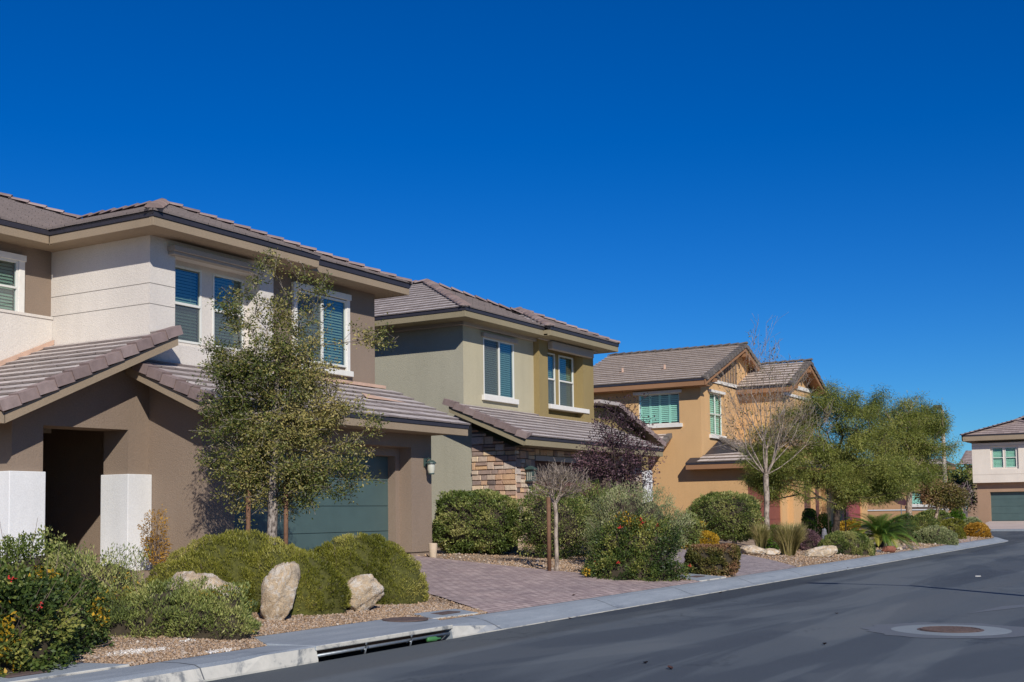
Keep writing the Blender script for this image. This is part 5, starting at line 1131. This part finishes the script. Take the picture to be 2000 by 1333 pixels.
bush('purple_ground_shrub', 'low dark purple-brown shrub behind the whitish boulder', 36.3, 10.9, .95, .58, 'leaf_plum', n=6000, size=.05, aspect=.4, seed=104, lump=.12, shell=.18, twigs=40, ck=.7)
rock('standing_stone', 'narrow upright blue-grey stone left of the dark tree trunk', 37.9, 10.9, .2, .2, .78, 105, 'rock_grey', cat='stone')
bush('domed_shrub', 'wide domed clipped shrub left of the sago palm', 36.05, 9.72, 1.62, .66, 'leaf_green', n=20000, size=.045, aspect=.35, seed=106, p=2.3, lump=.05, lf=3, shell=.05, d=1.2, ck=.9, patch=.35)
bush('topiary_shrub', 'bright green clipped upright shrub in front of the ochre column', 45.4, 13.6, .52, 1.05, 'leaf_bright', n=7000, size=.045, aspect=.35, seed=107, mode='ball', p=3, lump=.03, shell=.05, ck=.88)
bush('yellow_shrub', 'yellow-green leafy shrub left of the dark tree trunk', 43.6, 12.5, .55, .85, 'leaf_bright', n=2600, size=.07, aspect=.5, seed=108, lump=.15, shell=.25, ck=.55)
bush('yellow_shrub', 'yellow flowering shrub between the dark tree trunk and the sago palm', 46.9, 12.5, .95, .75, 'leaf_yel', n=4000, size=.07, aspect=.4, seed=109, lump=.12, shell=.2, ck=.65)
m = MB(); m.lathe((43.5, 11.6, float(gz(43.5, 11.6))), [(0, 0), (.12, 0), (.17, .15), (.15, .30), (.12, .32), (.10, .28), (0, .28)], 16)
single(m, 'glazed_pot', plain('blue_glaze', S(40, 58, 96), .2), 'small dark blue glazed pot right of the dark tree trunk', 'pot', smooth=True)

# ---- big feathery trees
Ab = [(-85, 190, 85, 60), (0, 215, 90, 70), (-40, 130, 110, 40), (60, 175, 70, 85), (15, 280, 55, 30), (-95, 125, 70, 32), (90, 235, 45, 50), (-40, 255, 45, 40), (50, 110, 60, 30), (-125, 155, 40, 40), (110, 140, 40, 55)]
tree('willow_leaf_acacia', 'large feathery olive-green tree with a dark forked trunk before the third house', 'tree', 41.54, 11.5, .0178, [(-3, -3), (-2, 20), (0, 45), (2, 70), (4, 100), (8, 140)], Ab+[(-105, 190, 45, 40), (60, 262, 50, 34)], 1150, 165, .12, .085, .17, 'leaf_willow', 'bark_dark', .12, 111, tuft=105, tr=.24, rtip=.008, expo=.45, droop=.5, patch=.13, surf=.25, seg=.4, leafn=.7)
Bb = [(-30, 165, 72, 62), (22, 155, 50, 58), (-45, 95, 68, 42), (15, 105, 50, 55), (56, 150, 22, 30), (0, 198, 42, 24), (48, 120, 30, 40), (-10, 135, 60, 60)]
tree('willow_leaf_acacia', 'smaller feathery tree on a tan trunk in front of the concrete lamp post', 'tree', 57.0, 12.4, .0238, [(-3, -3), (-2, 20), (-2, 40), (0, 70), (2, 100)], [(a, b+30, c, d_) for a, b, c, d_ in Bb], 800, 150, .16, .11, .17, 'leaf_willow', 'bark_tan', .14, 112, tuft=80, tr=.3, rtip=.01, expo=.45, droop=.5, patch=.13, surf=.25, seg=.5, leafn=.7)
for x, y, lb in ((40.9, 11.6, 'dark wooden support post left of the feathery tree trunk'), (42.3, 11.4, 'dark wooden support post right of the feathery tree trunk')):
    m = MB(); g = float(gz(x, y)); m.tube([(x, y, g-.05), (x, y, g+2.0)], .024, 8); single(m, 'tree_stake', 'core_stake_dark', lb, 'stake', smooth=True)

# ---- sago palm
sg = thing('sago_palm', 'sago palm with arching dark green fronds beside the red stone block', 'palm', (41.2, 9.95, float(gz(41.2, 9.95))))
rd = np.random.RandomState(5); c0 = np.array([41.2, 9.95, float(gz(41.2, 9.95))])
m = MB(); m.lathe(tuple(c0), [(.14, -.05), (.17, .1), (.16, .28), (.13, .36), (0, .4)], 14); m.build('trunk', 'bark_dark', sg)
for k in range(88):
    a = k*2.39996+rd.uniform(-.2, .2); el = 1.42-1.35*(k/88)**.9+rd.uniform(-.08, .08); L = rd.uniform(1.25, 1.5)*(1.0 if k > 8 else .85)
    hd = np.array([math.cos(a), math.sin(a), 0.]); p = c0+np.array([0, 0, .36])+hd*.06; pts = [p]; e_ = el; n_ = 12
    for i in range(n_): p = p+(hd*math.cos(e_)+np.array([0, 0, math.sin(e_)]))*L/n_; e_ -= .11; pts.append(p)
    pts = np.array(pts); sd_ = np.cross(hd, [0, 0, 1.]); V = []; Fq = []; T_ = []
    tv = float(np.clip(rd.normal(.28 if k < 66 else .6, .2), 0, 1))
    for i in range(1, n_*3):
        f = i/(n_*3)*n_; j = int(f); q = pts[j]+(pts[min(j+1, n_)]-pts[j])*(f-j); dv = pts[min(j+1, n_)]-pts[j]; dv /= np.linalg.norm(dv)+1e-9; upv = np.cross(sd_, dv)
        ll = .22*math.sin(math.pi*min(1, .12+.9*i/(n_*3)))**.6
        for sg_ in (-1, 1):
            t1 = q+(sd_*sg_*.8+dv*.55+upv*.28)*ll; o_ = len(V); w_ = dv*.012; V += [q-w_, q+w_, t1+w_*.2, t1-w_*.2]; Fq.append((o_, o_+1, o_+2, o_+3)); T_ += [tv]*4
    for i in range(n_): o_ = len(V); w_ = sd_*.008; V += [pts[i]-w_, pts[i]+w_, pts[i+1]+w_, pts[i+1]-w_]; Fq.append((o_, o_+1, o_+2, o_+3)); T_ += [.8]*4
    np_mesh('frond', np.array(V), np.array(Fq), np.array(T_), 'leaf_sago', sg)
rock('stone_block', 'squared reddish stone block in front of the sago palm', 38.8, 9.12, .40, .3, .22, 121, 'rock_red', cat='stone', facets=5, sink=.05)
rock('small_stone', 'small buff stone right of the red stone block', 40.3, 9.15, .2, .2, .14, 122, 'rock_buff', cat='stone')
rock('small_stone', 'small dark stone left of the red stone block', 38.2, 9.3, .16, .15, .1, 123, 'rock_grey', cat='stone')

# ---- far planting
bush('domed_shrub', 'grey-green oval clipped shrub right of the sago palm at the kerb', 47.6, 9.5, 1.75, .62, 'leaf_sage', n=18000, size=.055, aspect=.4, seed=131, p=2.4, lump=.05, shell=.05, d=1.2, ck=.9, patch=.2)
bush('yellow_shrub', 'olive-yellow clipped mound behind the grey-green oval shrub', 53.6, 10.1, 1.3, .6, 'leaf_olive', n=9000, size=.06, aspect=.4, seed=132, p=2.3, lump=.05, shell=.06, ck=.88)
bush('dark_shrub', 'dark green leafy shrub right of the sago palm fronds', 49.0, 10.9, 1.3, .95, 'leaf_dark', n=8000, size=.06, aspect=.4, seed=133, lump=.12, shell=.12, ck=.8)
bush('dark_shrub', 'broad dark green shrub in front of the low garden wall', 55.4, 11.6, 1.9, .82, 'leaf_dark', n=8000, size=.07, aspect=.4, seed=134, lump=.1, shell=.1, ck=.82)
bush('domed_shrub', 'low green dome behind the lamp post foot', 64.5, 12.9, 1.9, .75, 'leaf_green', n=8000, size=.08, aspect=.4, seed=135, lump=.05, shell=.06, ck=.88)
bush('mounded_shrub', 'olive-green mound right of the pale kerbside rock', 59.5, 11.0, 1.3, .62, 'leaf_olive', n=6000, size=.07, aspect=.4, seed=136, lump=.05, shell=.06, ck=.88)
bush('orange_shrub', 'round orange-leaved shrub at the bend of the kerb', 57.4, 9.6, 1.12, .58, 'leaf_orange', n=9000, size=.06, aspect=.5, seed=137, mode='dome', p=2.4, lump=.05, shell=.06, ck=.88)
bush('domed_shrub', 'small dull green dome above the orange shrub', 62.5, 10.7, 1.1, .62, 'leaf_sage', n=5000, size=.07, aspect=.4, seed=138, shell=.07, ck=.86)
bush('bright_shrub', 'bright lime-green shrub under the purple sapling', 66.0, 12.0, .95, .85, 'leaf_bright', n=4000, size=.08, aspect=.5, seed=139, shell=.12, ck=.8)
rock('boulder', 'whitish boulder at the foot of the lamp post', 61.6, 11.55, .75, .6, .55, 141, 'rock_buff', sink=.02)
tree('crape_tree', 'small leaning reddish-green tree in front of the lamp post', 'tree', 60.6, 11.7, .0249, [(-18, -3), (-15, 12), (-10, 30), (-6, 44)], [(6, 66, 36, 20), (-18, 66, 24, 18), (26, 60, 22, 16), (0, 78, 26, 12)], 200, 34, .17, .12, .45, 'leaf_autumn', 'bark_tan', .075, 142, rtip=.01, expo=.42, patch=.35, seg=.3)
tree('purple_sapling', 'thin purple-twigged sapling in front of the cream end house', 'tree', 70.5, 12.6, .0285, [(-2, -3), (-1, 8), (0, 20)], [(2, 50, 14, 26), (-8, 38, 12, 20), (12, 60, 12, 18), (-2, 70, 10, 10)], 150, 6, .14, .1, .4, 'leaf_plum', 'bark_grey', .06, 143, rtip=.012, expo=.4, twiglets=1, twl=.4, seg=.3)
def lamp(X, Y, h, arm, label, hd=(.55, .32, .16)):
    g = float(gz(X, Y)) if Y > 8 else 0.15
    t_ = thing('street_lamp', label, 'street lamp', (X, Y, g), 'concrete street lamps')
    m = MB(); m.tube([(X, Y, g-.1), (X, Y, g+h*.5), (X, Y, g+h)], [.13, .11, .085], 12); m.build('post', 'pole', t_, smooth=True)
    ax, ay = arm; L = math.hypot(ax, ay); m = MB(); m.tube([(X, Y, g+h-.05), (X+ax*.4, Y+ay*.4, g+h+.08), (X+ax, Y+ay, g+h+.10)], .05, 8); m.build('arm', 'dark', t_, smooth=True)
    ux, uy = ax/L, ay/L; m = MB(); c = np.array([X+ax+ux*.1, Y+ay+uy*.1]); a_, b_, z_ = hd; q = []
    for s1, s2 in ((-1, -1), (1, -1), (1, 1), (-1, 1)): q.append((c[0]+ux*a_/2*s1-uy*b_/2*s2, c[1]+uy*a_/2*s1+ux*b_/2*s2))
    m.hull8([(x, y, g+h+.02) for x, y in q], [(x, y, g+h+.02+z_) for x, y in q]); m.build('lamp_head', 'dark', t_, bevel=.01); return t_
lamp(65.3, 12.4, 5.95, (-.02, .12), 'concrete street lamp with a box head rising beside the far feathery tree', (.42, .38, .24))
lamp(17.55, -2.5, 6.85, (.15, 1.65), 'concrete street lamp on the near side of the road, only its shadow crosses the asphalt', (.6, .25, .12))
um = thing('patio_umbrella', 'dark red patio umbrella tilted behind the sago palm', 'umbrella', (74, 16.6, .7))
m = MB(); m.tube([(74, 16.6, .6), (74, 16.6, 2.0)], .025, 6); m.build('pole', 'steel', um)
m = MB(); c_ = np.array([74, 16.6, 2.35]); rim = []
tx = np.array([-.3, -.55, .78]); tx = tx/np.linalg.norm(tx); u_ = np.cross(tx, [0, 0, 1.]); u_ /= np.linalg.norm(u_); v_ = np.cross(tx, u_)
rim = [tuple(c_-tx*.35+(u_*math.cos(a)+v_*math.sin(a))*.62) for a in np.linspace(0, 2*math.pi, 9)[:-1]]
for i in range(8): m.poly([tuple(c_), rim[i], rim[(i+1) % 8]])
m.build('canopy', 'umbrella', um)
# backdrop trees
for (X, Y, w_, h_, mt, sd_, lb) in ((104, 19.5, 4.2, 3.6, 'leaf_dark', 151, 'dark evergreen in the gap left of the cream end house'), (118, 21.5, 3.4, 5.6, 'leaf_willow', 152, 'pale feathery tree behind the dark evergreen in the gap'), (128, 25.5, 4.5, 4.6, 'leaf_olive', 153, 'far yellowish tree beside the lamp post on the skyline')):
    k = w_/100
    tree('background_tree', lb, 'tree', X, Y, k, [(0, -3), (1, 15), (0, 30)], [(0, h_/k*.6, 42, h_/k*.34), (-18, h_/k*.45, 28, h_/k*.28), (18, h_/k*.5, 30, h_/k*.3)], 130, 60, .38, .22, .4, mt, 'bark_dark', .12, sd_, rtip=.03, seg=.8, g=.6)

# ---- gravel pebbles (loose stones, beyond counting)
MAT['pebble'] = tinted('loose_pebbles', [(0, S(100, 82, 68)), (.25, S(150, 124, 98)), (.5, S(182, 154, 124)), (.7, S(162, 148, 136)), (.86, S(190, 172, 150)), (.94, S(200, 188, 172)), (1, S(232, 230, 226))], .9, .2)
def inpoly(x, y, poly):
    c = np.zeros(len(x), bool); n = len(poly)
    for i in range(n):
        x0, y0 = poly[i]; x1, y1 = poly[(i+1) % n]; k = ((y0 > y) != (y1 > y)) & (x < (x1-x0)*(y-y0)/((y1-y0) if y1 != y0 else 1e-9)+x0); c ^= k
    return c
def pebbles(boxes, seed):
    r = np.random.RandomState(seed); PX, PY, SZ = [], [], []
    for x0, x1, y0, y1, n, s in boxes: PX.append(r.uniform(x0, x1, n)); PY.append(r.uniform(y0, y1, n)); SZ.append(s*r.lognormal(0, .38, n))
    x, y, s = map(np.concatenate, (PX, PY, SZ))
    bad = inpoly(x, y, ap)|inpoly(x, y, [(6.2, 8.9), (8.1, 8.9), (7.75, 9.42), (6.3, 9.42)])|inpoly(x, y, [(13.3, 9.05), (14.35, 9.0), (14.45, 9.45), (13.5, 9.5)])|inpoly(x, y, [(22.5, 8.97), (24.0, 8.97), (23.9, 9.75), (22.9, 9.75)])
    bad |= inpoly(x, y, [(14.5, 8.9), (15.8, 10.8), (16.3, 13), (16.3, 16.0), (21.9, 16), (21.6, 12.5), (21.75, 9.6), (22.6, 8.9)])|inpoly(x, y, [(24.6, 8.9), (25.0, 10.3), (27.5, 13.3), (30.4, 18.2), (36.6, 18.2), (33.6, 13.2), (30.6, 10.3), (28.8, 8.9)])
    x, y, s = x[~bad], y[~bad], s[~bad]; n = len(x); z = gz(x, y)+s*.25+.004
    O = np.array([(1, 0, 0), (0, 1, 0), (-1, 0, 0), (0, -1, 0), (0, 0, 1), (0, 0, -1)], float)
    a = r.uniform(0, 6.28, n); V = O[None]*(s[:, None, None]*np.stack([r.uniform(.7, 1.3, n), r.uniform(.6, 1.1, n), r.uniform(.4, .75, n)], 1)[:, None, :]); V = V+r.normal(size=V.shape)*s[:, None, None]*.18
    X_ = V[..., 0]*np.cos(a)[:, None]-V[..., 1]*np.sin(a)[:, None]+x[:, None]; Y_ = V[..., 0]*np.sin(a)[:, None]+V[..., 1]*np.cos(a)[:, None]+y[:, None]; Z_ = V[..., 2]+z[:, None]
    VV = np.stack([X_, Y_, Z_], -1).reshape(-1, 3); tr = np.array([(0, 1, 4), (1, 2, 4), (2, 3, 4), (3, 0, 4), (1, 0, 5), (2, 1, 5), (3, 2, 5), (0, 3, 5)])
    Fq = (tr[None]+np.arange(n)[:, None, None]*6).reshape(-1, 3); tint = np.clip(r.beta(2, 2.4, n), 0, .93)
    for (cx, cy, rx, ry) in ((8.75, 9.55, .45, .16), (9.35, 9.05, .3, .1), (9.6, 9.75, .15, .08)):
        w_ = ((x-cx)/rx)**2+((y-cy)/ry)**2+r.uniform(0, .8, n) < 1; tint = np.where(w_, r.uniform(.9, 1, n), tint)
    return np_mesh('gravel', VV, Fq, np.repeat(tint, 6), 'pebble')
tag(pebbles([(7.0, 14.9, 8.97, 9.9, 24000, .011), (8.2, 14.9, 9.9, 11.0, 14000, .011), (13.5, 16.2, 9.5, 12.5, 2500, .015), (21.3, 26, 9.0, 13.5, 9000, .018), (21.6, 30, 12, 15.5, 3500, .02), (28.5, 40, 9.0, 12.5, 9000, .02), (40, 58, 9, 11, 5000, .025)], 3), kind='stuff', cat=None)
# dry leaves on the road and driveway
DL = [(15.35, 4.5), (14.2, 3.95), (16.9, 8.2), (18.6, 3.75), (19.3, 9.6), (21.9, 6.3), (25.4, 8.3), (40.5, 4.2)]
D3 = [(11.4, 5.15, 'curled dark leaf on the asphalt at the bottom edge, left one of the close pair'), (11.1, 4.75, 'curled dark leaf on the asphalt at the bottom edge, right one of the close pair'), (15.7, 8.28, 'brown leaf caught in the kerb gutter below the first driveway'), (17.6, 9.2, 'tiny dark red leaf on the near edge of the first driveway'), (13.8, 4.0, 'small dark leaf alone in the middle of the near asphalt'), (21.6, 8.2, 'small dark leaf on the kerb before the square hedge'), (17.9, 5.0, 'brown leaf on the asphalt left of the round manhole'), (30.9, 8.3, 'small dark leaf on the kerb at the second driveway')]
rd = random.Random(12)
for x, y, lb in D3:
    z = .006 if y < 8.3 else (.045 if y < 8.6 else float(gz(x, y))+.03); m = MB(); s = rd.uniform(.035, .055); a = rd.uniform(0, 6.28); c, s_ = math.cos(a), math.sin(a)
    pt = lambda u, v, w: (x+(u*c-v*s_)*s, y+(u*s_+v*c)*s, z+w*s)
    m.add([pt(-1, 0, .1), pt(-.3, .5, .45), pt(.5, .4, .35), pt(1, 0, .6), pt(.5, -.4, .5), pt(-.3, -.5, .35), pt(0, 0, 0)], [(0, 6, 1), (1, 6, 2), (2, 6, 3), (3, 6, 4), (4, 6, 5), (5, 6, 0)])
    single(m, 'dry_leaf', plain('dry_leaf_brown', S(70, 44, 38), .8) if 'dl' not in MAT else MAT['dl'], lb, 'leaf', 'dry leaves on the street')
m = MB(); m.box(28.6, 28.68, 4.75, 4.85, .002, .02); single(m, 'paper_scrap', 'trim', 'small white scrap lying on the asphalt beyond the manhole', 'litter')
for o in bpy.data.objects:
    if '_o' in o: del o['_o']
